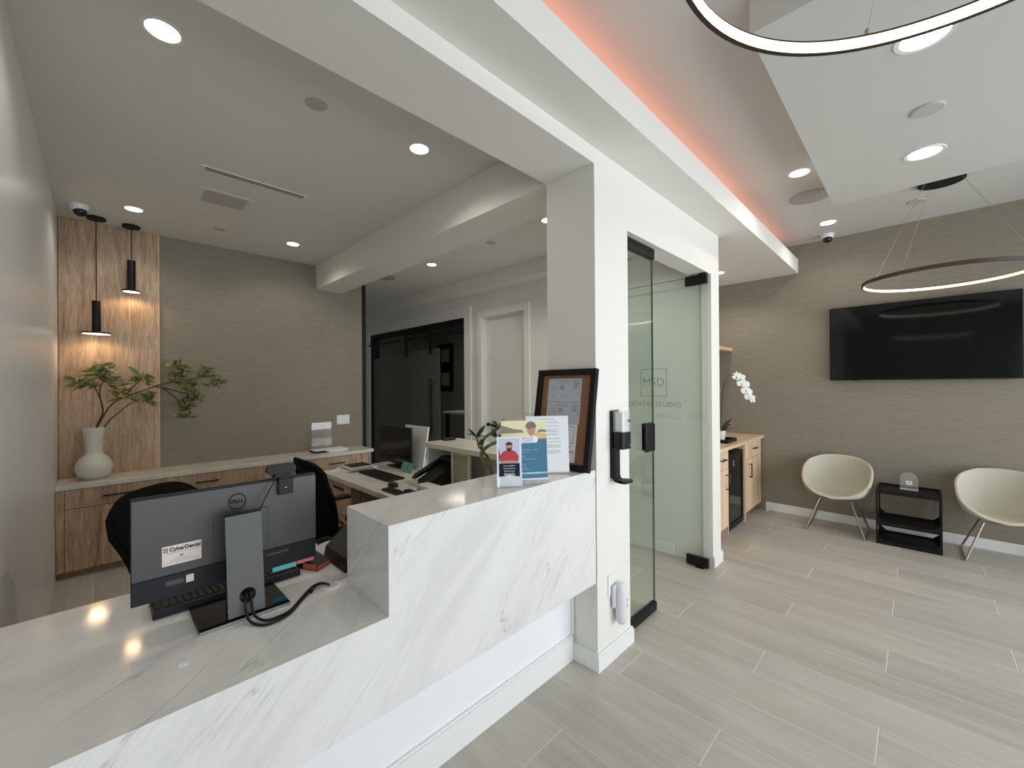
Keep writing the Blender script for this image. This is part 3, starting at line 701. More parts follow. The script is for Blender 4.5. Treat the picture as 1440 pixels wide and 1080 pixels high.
# ================================================================ TV WALL
t = thing('television', 'large black wall mounted television on the papered wall', 'television', (XT-0.04, 0.026, 1.546))
obj('housing', MB().box(5.612, 5.650, -0.637, 0.694, 1.546, 2.324, bev=0.003).box(5.65, XT-0.0005, -0.25, 0.30, 1.75, 2.10), M['blackp'], t)
obj('screen', B(5.6095, 5.6118, -0.629, 0.686, 1.558, 2.316), M['screen'], t)
obj('sensor', B(5.6100, 5.640, 0.44, 0.50, 1.540, 1.5462), M['blackp'], t)

# lounge chairs
RIM = [(0, 0.752), (30, 0.740), (60, 0.690), (90, 0.615), (115, 0.535), (135, 0.462), (155, 0.395), (180, 0.365)]
def rimz(a):
    for (a0, z0), (a1, z1) in zip(RIM, RIM[1:]):
        if a <= a1: return z0+(z1-z0)*(a-a0)/(a1-a0)
    return RIM[-1][1]
def shell_mesh():
    mb = MB(); NT = 48; prof = [0.0, 0.28, 0.5, 0.66, 0.80, 0.90, 0.96, 0.985, 1.0]
    def pt(th, s_):
        c_, sn = math.cos(th), math.sin(th)
        a_ = abs(math.degrees(math.atan2(sn, c_))); zr = rimz(a_)
        e = 2.25 if c_ > 0 else 2.9
        k = (abs(c_)**e + abs(sn)**e)**(-1/e)
        g = {0.0: 0, 0.28: 0.32, 0.5: 0.56, 0.66: 0.735, 0.80: 0.87, 0.90: 0.945, 0.96: 0.98, 0.985: 0.99, 1.0: 1.0}[s_]
        hgt = {0.0: 0, 0.28: 0.01, 0.5: 0.045, 0.66: 0.13, 0.80: 0.32, 0.90: 0.57, 0.96: 0.80, 0.985: 0.92, 1.0: 1.0}[s_]
        x = 0.02 + (0.255 if c_ > 0 else 0.265)*k*c_*g; y = 0.292*k*sn*g
        z0_ = 0.350 - 0.015*c_*g
        return (x, y, z0_ + (zr-z0_)*hgt)
    c0 = mb.bm.verts.new(pt(0, 0.0)); rings = []
    for s_ in prof[1:]: rings.append([mb.bm.verts.new(pt(2*PI*j/NT, s_)) for j in range(NT)])
    for j in range(NT): mb.bm.faces.new((c0, rings[0][j], rings[0][(j+1) % NT]))
    for a, b in zip(rings, rings[1:]):
        for j in range(NT): mb.bm.faces.new((a[j], b[j], b[(j+1) % NT], a[(j+1) % NT]))
    return mb
def lounge(x, y, rz, lab):
    t = thing('lounge_chair', lab, 'chair', (x, y, 0), rz, 'greige shell lounge chairs by the television wall')
    s_ = obj('seat_shell', shell_mesh(), M['shell'], t, local=True, smooth=80)
    md = s_.modifiers.new('solid', 'SOLIDIFY'); md.thickness = 0.026; md.offset = -1
    md = s_.modifiers.new('sub', 'SUBSURF'); md.levels = 1; md.render_levels = 2
    for sy in (-1, 1):
        a = (-0.19, sy*0.235, 0.009); b = (0.27, sy*0.235, 0.009); c_ = (-0.09, sy*0.125, 0.332); d = (0.13, sy*0.125, 0.325)
        obj('sled_leg', MB().sweep([c_, a], 0.0085, 8), M['steel'], t, local=True)
        obj('sled_leg', MB().sweep([d, b], 0.0085, 8), M['steel'], t, local=True)
        obj('floor_rail', MB().sweep([a, b], 0.0085, 8), M['steel'], t, local=True)
    for xx, zz in ((-0.09, 0.332), (0.13, 0.325)): obj('cross_bar', MB().sweep([(xx, -0.125, zz), (xx, 0.125, zz)], 0.008, 8), M['steel'], t, local=True)
    return t
ch = lounge(5.36, 0.62, 0.0, 'greige shell lounge chair left of the black side table')
copy_tree(ch, 'greige shell lounge chair right of the black side table, cut by the frame', (5.36, -0.50, 0), 0.0)

t = thing('side_table', 'black metal open side table with three tiers between the lounge chairs', 'side table', (5.38, 0.085, 0))
tx0, tx1, ty0, ty1, tz = 5.185, 5.575, -0.132, 0.305, 0.512
for nm, z in (('top_shelf', 0.487), ('middle_shelf', 0.190), ('bottom_shelf', 0.016)):
    obj(nm, MB().box(tx0+0.004, tx1-0.004, ty0+0.012, ty1-0.012, z, z+0.006).box(tx0, tx0+0.004, ty0+0.012, ty1-0.012, z-0.012, z+0.022).box(tx1-0.004, tx1, ty0+0.012, ty1-0.012, z-0.012, z+0.022), M['black'], t)
for y0, y1 in ((ty0, ty0+0.012), (ty1-0.012, ty1)):
    mb = MB(); o_ = rrect(tx0, tx1, 0.004, tz, 0.03, 4); nn = len(o_)
    for za, zb in ((0.075, 0.205), (0.245, 0.475)):
        pass
    w_ = 0.034
    mb.prism([(tx0, 0.004), (tx0+w_, 0.004), (tx0+w_, tz-0.004), (tx0+0.03, tz), (tx0, tz-0.03)], 'y', y0, y1)
    mb.prism([(tx1, 0.004), (tx1, tz-0.03), (tx1-0.03, tz), (tx1-w_, tz-0.004), (tx1-w_, 0.004)], 'y', y0, y1)
    for za, zb in ((0.004, 0.045), (0.176, 0.218), (0.472, tz)):
        mb.box(tx0+w_, tx1-w_, y0, y1, za, zb)
    for xx, sg in ((tx0+w_, 1), (tx1-w_, -1)):
        for zz in (0.218, 0.045): mb.prism([(xx, zz), (xx+sg*0.05, zz), (xx, zz+0.05)], 'y', y0, y1)
    obj('side_frame', mb, M['black'], t)
for y0, sg in ((ty0+0.012, 1), (ty1-0.012, -1)):
    for xx in (tx0+0.001, tx1-0.005):
        for zz in (0.206, 0.036): obj('gusset', MB().prism([(y0, zz), (y0+sg*0.045, zz), (y0, zz+0.045)], 'x', xx, xx+0.004), M['black'], t)
for xx in (tx0+0.012, tx1-0.022):
    for yy in (ty0+0.001, ty1-0.011): obj('foot', B(xx, xx+0.01, yy, yy+0.01, 0, 0.0045), M['black'], t)
# acrylic sign on the table
t = thing('acrylic_sign', 'clear arched acrylic sign with white square on the side table', 'sign', (5.40, 0.08, 0.5095))
arch = [(-0.062, 0.0), (0.062, 0.0), (0.062, 0.10)] + arc(0, 0.10, 0.062, 0, 180, 12)[1:]
obj('panel', MB().prism([(0.08+a, 0.512+b) for a, b in arch], 'x', 5.352, 5.356), M['haze'], t)
obj('base', B(5.335, 5.375, 0.018, 0.142, 0.5095, 0.524, bev=0.001), M['acrylic'], t)
obj('base_line', B(5.3335, 5.335, 0.018, 0.142, 0.510, 0.524), M['vent'], t)
obj('white_square', MB().prism(rrect(0.058, 0.102, 0.560, 0.594, 0.005), 'x', 5.3505, 5.3518).prism([(0.072, 0.560), (0.08, 0.553), (0.088, 0.560)], 'x', 5.3505, 5.3518), M['paperw'], t)
obj('printed_mark', MB().box(5.3498, 5.3505, 0.066, 0.094, 0.572, 0.583), M['print'], t)

# ================================================================ ALCOVE
t = thing('drink_station_cabinet', 'pale oak cabinet with drawers and doors around a small fridge', 'cabinet', (4.7, 1.65, 0))
obj('countertop', B(3.762, XT-0.001, 1.345, 1.958, 0.862, 0.895, bev=0.001), M['oak_light_flat'], t)
def unit(x0, x1, hx, hd):
    obj('carcass', B(x0, x1, 1.392, 1.955, 0.085, 0.861), M['oak_light'], t)
    obj('toe_kick', B(x0, x1, 1.45, 1.955, 0.0, 0.085), M['oak'], t)
    d = obj('drawer', B(x0+0.002, x1-0.002, 1.374, 1.3915, 0.672, 0.857, bev=0.001), M['oak_light'], t)
    obj('handle', MB().box(hd-0.065, hd+0.065, 1.340, 1.349, 0.768, 0.778).box(hd-0.06, hd-0.051, 1.349, 1.374, 0.769, 0.777).box(hd+0.051, hd+0.06, 1.349, 1.374, 0.769, 0.777), M['black'], d)
    d = obj('door', B(x0+0.002, x1-0.002, 1.374, 1.3915, 0.088, 0.668, bev=0.001), M['oak_light'], t)
    obj('handle', MB().box(hx-0.005, hx+0.005, 1.340, 1.349, 0.46, 0.62).box(hx-0.004, hx+0.004, 1.349, 1.374, 0.465, 0.474).box(hx-0.004, hx+0.004, 1.349, 1.374, 0.606, 0.615), M['black'], d)
unit(3.80, 4.45, 4.39, 4.27); unit(5.04, 5.655, 5.16, 5.35)
obj('side_panel', B(4.452, 4.470, 1.376, 1.955, 0, 0.861), M['oak_light'], t)
obj('side_panel', B(5.018, 5.036, 1.376, 1.955, 0, 0.861), M['oak_light'], t)
t = thing('mini_fridge', 'black glass door mini fridge set between the oak cabinets', 'fridge', (4.74, 1.66, 0))
obj('body', B(4.490, 4.985, 1.42, 1.94, 0.012, 0.80, bev=0.004), M['blackp'], t)
d = obj('door_frame', MB().box(4.490, 4.985, 1.385, 1.418, 0.02, 0.075).box(4.490, 4.985, 1.385, 1.418, 0.755, 0.80).box(4.490, 4.535, 1.385, 1.418, 0.075, 0.755).box(4.945, 4.985, 1.385, 1.418, 0.075, 0.755), M['blackp'], t)
obj('glass_pane', B(4.535, 4.945, 1.392, 1.400, 0.075, 0.755), M['screen'], d)
obj('display_label', MB().box(4.66, 4.72, 1.3905, 1.3918, 0.69, 0.715).box(4.66, 4.72, 1.3905, 1.3918, 0.655, 0.68), M['silver'], d)
obj('handle', B(4.497, 4.512, 1.370, 1.385, 0.50, 0.60), M['silver'], d)
for x in (4.52, 4.95):
    for y in (1.45, 1.9): obj('foot', MB().cyl((x, y, 0), (x, y, 0.013), 0.015, n=10), M['black'], t)
o = tag(obj('floating_shelf', B(3.762, XT-0.001, 1.69, 1.958, 1.93, 1.972, bev=0.001), M['oak_light_flat']), 'pale oak floating shelf above the drink cabinet', 'shelf')
t = thing('door_stop', 'small clear round door stop at end of the television wall baseboard', 'door stop', (5.62, 1.29, 0))
obj('body', MB().cyl((5.60, 1.325, 0.045), (5.60, 1.26, 0.045), 0.020, n=16), M['acrylic'], t); obj('foot', MB().cyl((5.60, 1.30, 0), (5.60, 1.30, 0.03), 0.012, n=12), M['whitep'], t)

# orchid
tag(obj('black_tray', MB().box(4.60, 4.90, 1.42, 1.64, 0.8955, 0.905).box(4.60, 4.90, 1.42, 1.428, 0.905, 0.93).box(4.60, 4.90, 1.632, 1.64, 0.905, 0.93).box(4.60, 4.608, 1.428, 1.632, 0.905, 0.93).box(4.892, 4.90, 1.428, 1.632, 0.905, 0.93), M['blackp']), 'low black tray under the orchid pot on the oak counter', 'tray')
t = thing('orchid', 'white flowering orchid in a white pot on the black tray', 'potted plant', (4.68, 1.52, 0.9055))
obj('pot', MB().lathe([(0, 0), (0.043, 0), (0.056, 0.115), (0.051, 0.115), (0.045, 0.09), (0, 0.09)], (4.68, 1.52, 0.9055), 28), M['ceramic'], t)
st = bez([(4.68, 1.52, 0.99), (4.69, 1.51, 1.2), (4.70, 1.495, 1.44), (4.72, 1.47, 1.56), (4.80, 1.45, 1.612), (4.90, 1.43, 1.60), (4.99, 1.40, 1.53), (5.07, 1.375, 1.45), (5.12, 1.35, 1.37)], 5)
obj('stem', MB().sweep(st, 0.006, 6), M['bark'], t)
obj('support_stick', MB().cyl((4.685, 1.53, 0.99), (4.69, 1.52, 1.42), 0.004, n=6), M['leafdark'], t)
def petal_flower(c, s_, face):
    q = Vector(face).to_track_quat('Z', 'Y').to_matrix().to_4x4()
    mb = MB(); 
    for a, l, w_ in ((90, 1.0, 0.42), (210, 0.95, 0.42), (330, 0.95, 0.42), (10, 1.05, 0.68), (170, 1.05, 0.68)):
        a = math.radians(a)
        mb.ball((math.cos(a)*s_*0.52*l, math.sin(a)*s_*0.52*l, 0.004), s_*0.52*l, s_*w_*0.8, s_*0.07, 10, 6, rot=Matrix.Rotation(a, 3, 'Z'))
    mb.xf(Matrix.Translation(c) @ q)
    fo = obj('flower', mb, M['petal'], t)
    mb = MB().ball((0, -s_*0.1, s_*0.12), s_*0.16, s_*0.2, s_*0.16, 8, 6); mb.xf(Matrix.Translation(c) @ q)
    obj('lip', mb, M['yellow'], fo)
for c_, s_ in (((4.90, 1.42, 1.60), 0.050), ((4.955, 1.40, 1.585), 0.052), ((4.97, 1.39, 1.52), 0.050), ((5.04, 1.375, 1.51), 0.055), ((5.03, 1.365, 1.44), 0.052), ((5.09, 1.36, 1.425), 0.05), ((5.08, 1.35, 1.37), 0.045), ((5.13, 1.34, 1.36), 0.042), ((5.15, 1.33, 1.325), 0.032)):
    petal_flower(c_, s_, (-0.8+random.uniform(-0.2, 0.2), -0.75+random.uniform(-0.2, 0.2), 0.1+random.uniform(-0.2, 0.2)))
ol = leaf_bm(0.20, 0.035); ol.materials.append(M['leafdark'])
for a, e, s_ in ((-1.2, 0.5, 0.9), (-0.3, 0.6, 1.0), (0.9, 0.7, 0.8), (2.2, 0.6, 0.8), (3.4, 0.5, 0.9), (-2.0, 0.9, 0.8), (-0.7, 1.0, 1.0)):
    d = Vector((math.cos(a)*math.cos(e), math.sin(a)*math.cos(e), math.sin(e)))
    o = bpy.data.objects.new('leaf', ol); COL.objects.link(o); o.parent = t
    o.matrix_basis = wm(t).inverted() @ Matrix.Translation((4.68, 1.52, 1.0)) @ d.to_track_quat('Y', 'Z').to_matrix().to_4x4() @ Matrix.Diagonal((s_, s_, s_, 1))

# ================================================================ COLUMN FITTINGS
t = thing('sanitizer_dispenser', 'black wall mounted hand sanitizer dispenser with clear cartridge on the column', 'dispenser', (2.04, 1.18, 0.99))
x0, x1 = 1.993, 2.092
obj('back_plate', B(x0, x1-0.01, 1.2085, 1.2215, 1.0, 1.375, bev=0.004, seg=2), M['blackp'], t)
obj('body', MB().prism(rrect(x0+0.002, x1, 1.140, 1.2083, 0.018), 'z', 1.165, 1.258), M['blackp'], t)
ca = obj('cartridge', MB().prism(rrect(x0+0.003, x1-0.001, 1.141, 1.2083, 0.016), 'z', 1.2585, 1.372), M['cartridge'], t)
obj('bottle', MB().prism(rrect(x0+0.016, x1-0.040, 1.150, 1.200, 0.010), 'z', 1.262, 1.365), M['whitep'], ca)
text('lettering', 'PURELL', 0.021, 'purple', ca, (x1-0.027, 1.1403, 1.318), (1, 0, 0), (0, 0, 1), bold=0.0004, sx=0.62)
obj('print_lines', MB().box(x1-0.042, x1-0.014, 1.1400, 1.1406, 1.300, 1.3025).box(x1-0.042, x1-0.014, 1.1400, 1.1406, 1.292, 1.2942).box(x1-0.039, x1-0.017, 1.1400, 1.1406, 1.284, 1.2862), M['print'], ca)
obj('badge', B(x1-0.035, x1-0.018, 1.1393, 1.140, 1.182, 1.188), M['silver'], t)
arm = [(1.2083, 1.165), (1.2083, 1.0)] + [(1.205, 0.99), (1.195, 0.982), (1.150, 0.978), (1.136, 0.984), (1.136, 0.994), (1.15, 0.994), (1.18, 1.002), (1.188, 1.02), (1.190, 1.165)]
obj('drip_arm', MB().prism(arm, 'x', x0+0.004, x1-0.05), M['blackp'], t)
obj('drip_tray', MB().prism(rrect(x0+0.004, x1, 1.128, 1.19, 0.02), 'z', 0.979, 0.991), M['blackp'], t)
t = thing('wall_outlet', 'white electrical outlet low on the column', 'outlet', (1.997, 1.22, 0.36))
obj('plate', MB().prism(rrect(1.961, 2.031, 0.353, 0.472, 0.005), 'y', 1.2165, 1.2217), M['whitep'], t)
obj('socket', MB().prism(rrect(1.979, 2.013, 0.425, 0.455, 0.010), 'y', 1.2150, 1.2165).box(1.988, 1.990, 1.2145, 1.2150, 0.436, 0.446).box(2.002, 2.004, 1.2145, 1.2150, 0.436, 0.446), M['trim'], t)
t = thing('plug_in_device', 'rounded white plug-in device hanging from the column outlet', 'plug-in device', (2.02, 1.19, 0.19))
prof = [(0.0, 0.0), (0.022, 0.004), (0.033, 0.022), (0.036, 0.06), (0.036, 0.17), (0.032, 0.205), (0.02, 0.225), (0.0, 0.23)]
mb = MB().lathe(prof, (0, 0, 0), 24); mb.xf(Matrix.Translation((2.035, 1.183, 0.195)) @ Matrix.Diagonal((0.95, 0.85, 1, 1)))
obj('body', mb, M['lilacp'], t, smooth=60)
obj('mount', B(1.985, 2.04, 1.195, 1.2143, 0.29, 0.41, bev=0.004), M['lilacp'], t)
obj('buttons', MB().cyl((2.052, 1.157, 0.33), (2.054, 1.153, 0.33), 0.006, n=12).cyl((2.052, 1.156, 0.30), (2.054, 1.152, 0.30), 0.006, n=12), M['print'], t)

# ================================================================ BAR TOP ITEMS
ZT = 1.0653
# framed cork board leaning on the column
BW, BH = 0.40, 0.545
tilt = math.atan2(0.088, 0.535)
t = thing('cork_board_frame', 'black framed cork board with pinned forms leaning against the column', 'notice board', (1.758, 1.40, ZT), (0, 0, 0))
# local axes: x' = -Y world (to the right in view), y' = up, z' = towards -X
ux = Vector((0, -1, 0)); uy = Vector((math.sin(tilt), 0, math.cos(tilt))); uz = ux.cross(uy)
t.matrix_basis = Matrix(((ux.x, uy.x, uz.x, 1.760), (ux.y, uy.y, uz.y, 1.398), (ux.z, uy.z, uz.z, ZT+0.001), (0, 0, 0, 1)))
f_ = 0.032; hw = BW/2
obj('frame', MB().box(-hw, hw, 0, f_, -0.011, 0.018, bev=0.002).box(-hw, hw, BH-f_, BH, -0.011, 0.018, bev=0.002).box(-hw, -hw+f_, f_, BH-f_, -0.011, 0.018, bev=0.002).box(hw-f_, hw, f_, BH-f_, -0.011, 0.018, bev=0.002), M['black'], t, local=True)
obj('cork', B(-hw+f_, hw-f_, f_, BH-f_, -0.008, 0.0), M['cork'], t, local=True)
def form(x0, x1, y0, y1, m, lines, z=0.0008, qr=False):
    s_ = obj('pinned_sheet', B(x0, x1, y0, y1, z-0.0006, z), m, t, local=True)
    mb = MB()
    for (a, b, c_, d) in lines: mb.box(x0+(x1-x0)*a, x0+(x1-x0)*b, y0+(y1-y0)*c_, y0+(y1-y0)*d, z, z+0.0003)
    obj('print_lines', mb, M['print'], s_, local=True)
cert = [(0.28, 0.62, 0.86, 0.90), (0.22, 0.68, 0.79, 0.82), (0.04, 0.30, 0.68, 0.70), (0.04, 0.34, 0.60, 0.62), (0.04, 0.28, 0.53, 0.55), (0.04, 0.32, 0.46, 0.48), (0.08, 0.24, 0.28, 0.31), (0.42, 0.6, 0.28, 0.31), (0.10, 0.22, 0.18, 0.20), (0.45, 0.62, 0.16, 0.18), (0.74, 0.95, 0.90, 0.92), (0.74, 0.76, 0.40, 0.90), (0.93, 0.95, 0.40, 0.90), (0.79, 0.90, 0.55, 0.85), (0.74, 0.95, 0.38, 0.40), (0.36, 0.50, 0.5, 0.72)]
form(-0.125, 0.105, 0.365, 0.495, M['papergrey'], cert); form(-0.122, 0.108, 0.245, 0.363, M['papergrey'], cert, 0.0010)
form(-0.118, 0.100, 0.040, 0.243, M['paperw'], [(0.1, 0.9, 0.93, 0.95), (0.1, 0.12, 0.5, 0.95), (0.9, 0.92, 0.5, 0.95), (0.1, 0.9, 0.48, 0.5), (0.15, 0.8, 0.85, 0.87), (0.15, 0.7, 0.77, 0.79), (0.15, 0.75, 0.69, 0.71), (0.15, 0.6, 0.61, 0.63), (0.08, 0.85, 0.40, 0.42), (0.08, 0.75, 0.34, 0.36), (0.05, 0.95, 0.25, 0.29), (0.08, 0.8, 0.16, 0.18), (0.08, 0.6, 0.08, 0.10)])

def holder(name, lab, cat, p0, p1, h, z=ZT, lean=0.10):
    p0 = Vector((*p0, z)); p1 = Vector((*p1, z)); ux = (p1-p0).normalized(); w_ = (p1-p0).length
    n = ux.cross(Vector((0, 0, 1)))
    uy = (Vector((0, 0, 1))*math.cos(lean) - n*math.sin(lean)).normalized(); uz = ux.cross(uy)
    t = thing(name, lab, cat)
    t.matrix_basis = Matrix(((ux.x, uy.x, uz.x, p0.x), (ux.y, uy.y, uz.y, p0.y), (ux.z, uy.z, uz.z, p0.z+0.0015), (0, 0, 0, 1)))
    return t, w_
def P2(name, pts, z, m, t, th=0.0004): return obj(name, MB().prism(pts, 'z', z, z+th), m, t, local=True, smooth=0)
def foot(t, w_, lean, d=0.06):
    c_, s_ = math.cos(lean), math.sin(lean)
    # level foot going back under the panel, written in the tilted frame
    mb = MB(); q = [(0.0, 0.0), (-d*s_, 0)]
    for x in (0,):
        a = [(0.002, 0.0006, -0.001), (w_-0.002, 0.0006, -0.001), (w_-0.002, 0.0006+d*s_, -d*c_), (0.002, 0.0006+d*s_, -d*c_)]
        b = [(p[0], p[1]+0.002*c_, p[2]+0.002*s_) for p in a]
        va = [mb.bm.verts.new(p) for p in a]; vb = [mb.bm.verts.new(p) for p in b]
        mb.bm.faces.new(va); mb.bm.faces.new(vb[::-1])
        for i in range(4): mb.bm.faces.new((va[i], va[(i+1) % 4], vb[(i+1) % 4], vb[i]))
    obj('stand_foot', mb, M['acrylic'], t, local=True)
# rack card with a printed man in a red shirt
t, w_ = holder('rack_card_holder', 'small acrylic stand with navy card of man in red shirt, frontmost on bar', 'leaflet stand', (1.243, 1.332), (1.327, 1.262), 0.222)
h = 0.222
obj('acrylic_sleeve', MB().box(-0.002, w_+0.002, 0, h+0.003, -0.0022, -0.0010).box(-0.002, w_+0.002, 0, 0.05, 0.012, 0.0132).box(-0.002, w_+0.002, 0.0, 0.0015, -0.001, 0.012).box(w_+0.002, w_+0.0035, 0, 0.085, -0.002, 0.013), M['acrylic'], t, local=True); foot(t, w_, 0.10)
cd = obj('card', B(0, w_, 0.002, h, -0.001, 0.0), M['paperw'], t, local=True)
m_ = 0.008
P2('print_background', [(m_, h*0.47), (w_-m_, h*0.47), (w_-m_, h-0.008), (m_, h-0.008)], 0.0001, M['lilac'], cd)
P2('print_band', [(m_, 0.045), (w_*0.5, 0.052), (w_-m_, 0.045), (w_-m_, h*0.47), (m_, h*0.47)], 0.0002, M['navy'], cd)
P2('print_band', [(m_-0.001, h*0.45), (m_+0.006, h*0.62), (m_, h*0.80)], 0.00025, M['navy'], cd)
cx_ = w_*0.5
P2('print_shirt', [(0.014, h*0.50), (w_-0.014, h*0.50), (w_-0.012, h*0.61), (w_-0.026, h*0.70), (cx_+0.01, h*0.735), (cx_-0.01, h*0.735), (0.026, h*0.70), (0.011, h*0.61)], 0.0004, M['red'], cd)
P2('print_arms', [(0.014, h*0.51), (0.02, h*0.475), (w_-0.02, h*0.475), (w_-0.014, h*0.51), (cx_, h*0.535)], 0.0006, M['skin'], cd)
P2('print_head', [(cx_+0.0145*math.cos(a*PI/10), h*0.80+0.021*math.sin(a*PI/10)) for a in range(20)], 0.0006, M['skin'], cd)
P2('print_hair', [(cx_+0.0155*math.cos(a*PI/10), h*0.835+0.014*math.sin(a*PI/10)) for a in range(11)], 0.0008, M['hair'], cd)
P2('print_beard', [(cx_+0.0125*math.cos(PI+a*PI/10), h*0.785+0.018*math.sin(PI+a*PI/10)) for a in range(11)]+[(cx_+0.007, h*0.768), (cx_-0.007, h*0.768)], 0.0008, M['hair'], cd)
for i, s_ in enumerate(('Start saving $$$ on', 'dental care with our', 'affordable Dental', 'Membership Plan')):
    text('lettering', s_, 0.0088, 'paperw', cd, (cx_, h*0.42-i*0.0115, 0.0006), (1, 0, 0), (0, 1, 0), depth=0.0001, sx=0.75, local=True)
text('lettering', 'You deserve it!', 0.0105, 'paperw', cd, (cx_, h*0.245, 0.0006), (1, 0, 0), (0, 1, 0), depth=0.0001, bold=0.0002, sx=0.75, local=True)
# letter size blue leaflet with a beach photo
t, w_ = holder('blue_leaflet_stand', 'acrylic stand with blue leaflet topped by a beach photo, middle of three', 'leaflet stand', (1.330, 1.392), (1.515, 1.268), 0.277)
h = 0.283
obj('acrylic_sleeve', MB().box(-0.002, w_+0.002, 0, h+0.003, -0.0022, -0.0010), M['acrylic'], t, local=True); foot(t, w_, 0.10, 0.07)
cd = obj('leaflet', B(0, w_, 0.004, h, -0.001, 0.0), M['paperw'], t, local=True)
P2('print_band', [(0, 0.010), (w_, 0.010), (w_, h*0.70), (0, h*0.70)], 0.0001, M['blue'], cd)
P2('print_sky', [(0, h*0.69), (w_, h*0.69), (w_, h), (0, h)], 0.0002, M['sunset'], cd)
P2('print_hills', [(0, h*0.79), (w_*0.5, h*0.80), (w_*0.46, h*0.845), (w_*0.3, h*0.86), (w_*0.14, h*0.90), (0, h*0.93)], 0.0003, M['hill'], cd)
P2('print_sand', [(w_*0.60, h*0.69), (w_, h*0.69), (w_, h*0.775), (w_*0.80, h*0.80), (w_*0.62, h*0.77)], 0.0004, M['sand'], cd)
P2('print_hills', [(w_*0.78, h*0.80), (w_, h*0.805), (w_, h*0.835), (w_*0.85, h*0.85)], 0.0003, M['greyhair'], cd)
P2('print_face', [(w_*0.66+0.021*math.cos(a*PI/10), h*0.855+0.030*math.sin(a*PI/10)) for a in range(20)], 0.0005, M['skin'], cd)
P2('print_hair', [(w_*0.655+0.026*math.cos((a-1)*PI/10), h*0.90+0.024*math.sin((a-1)*PI/10)) for a in range(13)], 0.0007, M['greyhair'], cd)
P2('print_eyes', [(w_*0.60, h*0.865), (w_*0.635, h*0.865), (w_*0.635, h*0.878), (w_*0.60, h*0.878)], 0.0008, M['hair'], cd)
P2('print_panel', rrect(0.0, w_*0.80, h*0.625, h*0.735, 0.012), 0.0009, M['paperw'], cd)
text('lettering', 'LIFE TAKES YOU,', 0.0155, 'print', cd, (w_*0.51, h*0.700, 0.0014), (1, 0, 0), (0, 1, 0), depth=0.0001, bold=0.0003, sx=0.72, local=True)
text('lettering', 'YOU\'RE COVERED', 0.0155, 'print', cd, (w_*0.49, h*0.655, 0.0014), (1, 0, 0), (0, 1, 0), depth=0.0001, bold=0.0003, sx=0.70, local=True)
for z, s_, sz in ((0.51, 'Dental coverage essentials - one thing', 0.0090), (0.475, 'less to worry about', 0.0090), (0.405, 'Coverage', 0.0145), (0.355, 'General and specialist care for the cost', 0.0085), (0.325, 'you know', 0.0085), (0.26, 'Prevention', 0.0145), (0.215, 'Cleanings and exams', 0.0085), (0.185, 'every month, anywhere', 0.0085)):
    text('lettering', s_, sz, 'bluelight', cd, (w_*0.30, h*z, 0.0006), (1, 0, 0), (0, 1, 0), align='LEFT', depth=0.0001, sx=0.78, local=True)
P2('print_band', [(0, h*0.105), (w_, h*0.105), (w_, h*0.135), (0, h*0.135)], 0.0003, M['bluelight'], cd)
text('lettering', 'Health   Dental   Plans', 0.0085, 'paperw', cd, (w_*0.70, h*0.12, 0.0008), (1, 0, 0), (0, 1, 0), depth=0.0001, bold=0.0002, sx=0.8, local=True)
# white printed sheet in a stand
t, w_ = holder('white_notice_stand', 'acrylic stand with white printed notice in front of the cork board', 'leaflet stand', (1.535, 1.425), (1.705, 1.283), 0.29)
h = 0.292
obj('acrylic_sleeve', MB().box(-0.002, w_+0.002, 0, h+0.003, -0.0022, -0.0010).box(-0.002, w_+0.002, 0.0, 0.005, -0.001, 0.008), M['acrylic'], t, local=True); foot(t, w_, 0.10, 0.025)
cd = obj('sheet', B(0, w_, 0.005, h, -0.001, 0.0), M['paperw'], t, local=True)
mb = MB(); random.seed(3)
mb.box(w_*0.3, w_*0.68, h*0.945, h*0.955, 0, 0.0003)
for i, y in enumerate((0.90, 0.88, 0.83, 0.81, 0.76, 0.745, 0.73, 0.715, 0.68, 0.665, 0.61, 0.595, 0.55, 0.535, 0.49, 0.475, 0.46, 0.445, 0.39, 0.375, 0.36, 0.345)):
    mb.box(w_*0.14, w_*random.uniform(0.74, 0.84), h*y, h*(y+0.006), 0, 0.0003)
obj('print_lines', mb, M['print'], cd, local=True)

# ================================================================ LOW DESK ITEMS
ZD = 0.7705
t = thing('desktop_monitor', 'large grey desktop monitor seen from behind on the low desk', 'monitor', (0.335, 1.65, ZD))
x0, x1, z0, z1, yb = 0.064, 0.600, 0.851, 1.181, 1.700
obj('housing', MB().box(x0, x1, yb, yb+0.012, z0, z1, bev=0.002).box(x0+0.03, x1-0.03, yb-0.004, yb, z0+0.09, z1-0.012, bev=0.003), M['darkgrey'], t)
bk = obj('back_cover', MB().box(x0+0.001, x1-0.001, yb-0.010, yb-0.0042, z0+0.075, z1-0.006, bev=0.002), M['gunmetal'], t)
obj('lower_strip', B(x0+0.001, x1-0.001, yb-0.006, yb-0.0005, z0+0.002, z0+0.073, bev=0.001), M['darkgrey'], t)
obj('screen', B(x0+0.004, x1-0.004, yb+0.0122, yb+0.0130, z0+0.01, z1-0.004), M['screen'], t)
obj('hinge_plate', B(0.268, 0.43, yb-0.0145, yb-0.0102, z0+0.085, z0+0.235, bev=0.002), M['gunmetal'], t)
for a, b, c_, d, m_ in ((0.245, 0.263, 0.042, 0.056, 'slotdark'), (0.145, 0.190, 0.040, 0.055, 'gunmetal'), (0.268, 0.284, 0.040, 0.053, 'slotdark'), (0.43, 0.50, 0.052, 0.058, 'gunmetal')):
    obj('port', B(a, b, yb-0.0075, yb-0.006, z0+c_, z0+d), M[m_], t)
obj('small_label', B(0.196, 0.216, yb-0.0072, yb-0.006, z0+0.036, z0+0.060), M['sticker'], t)
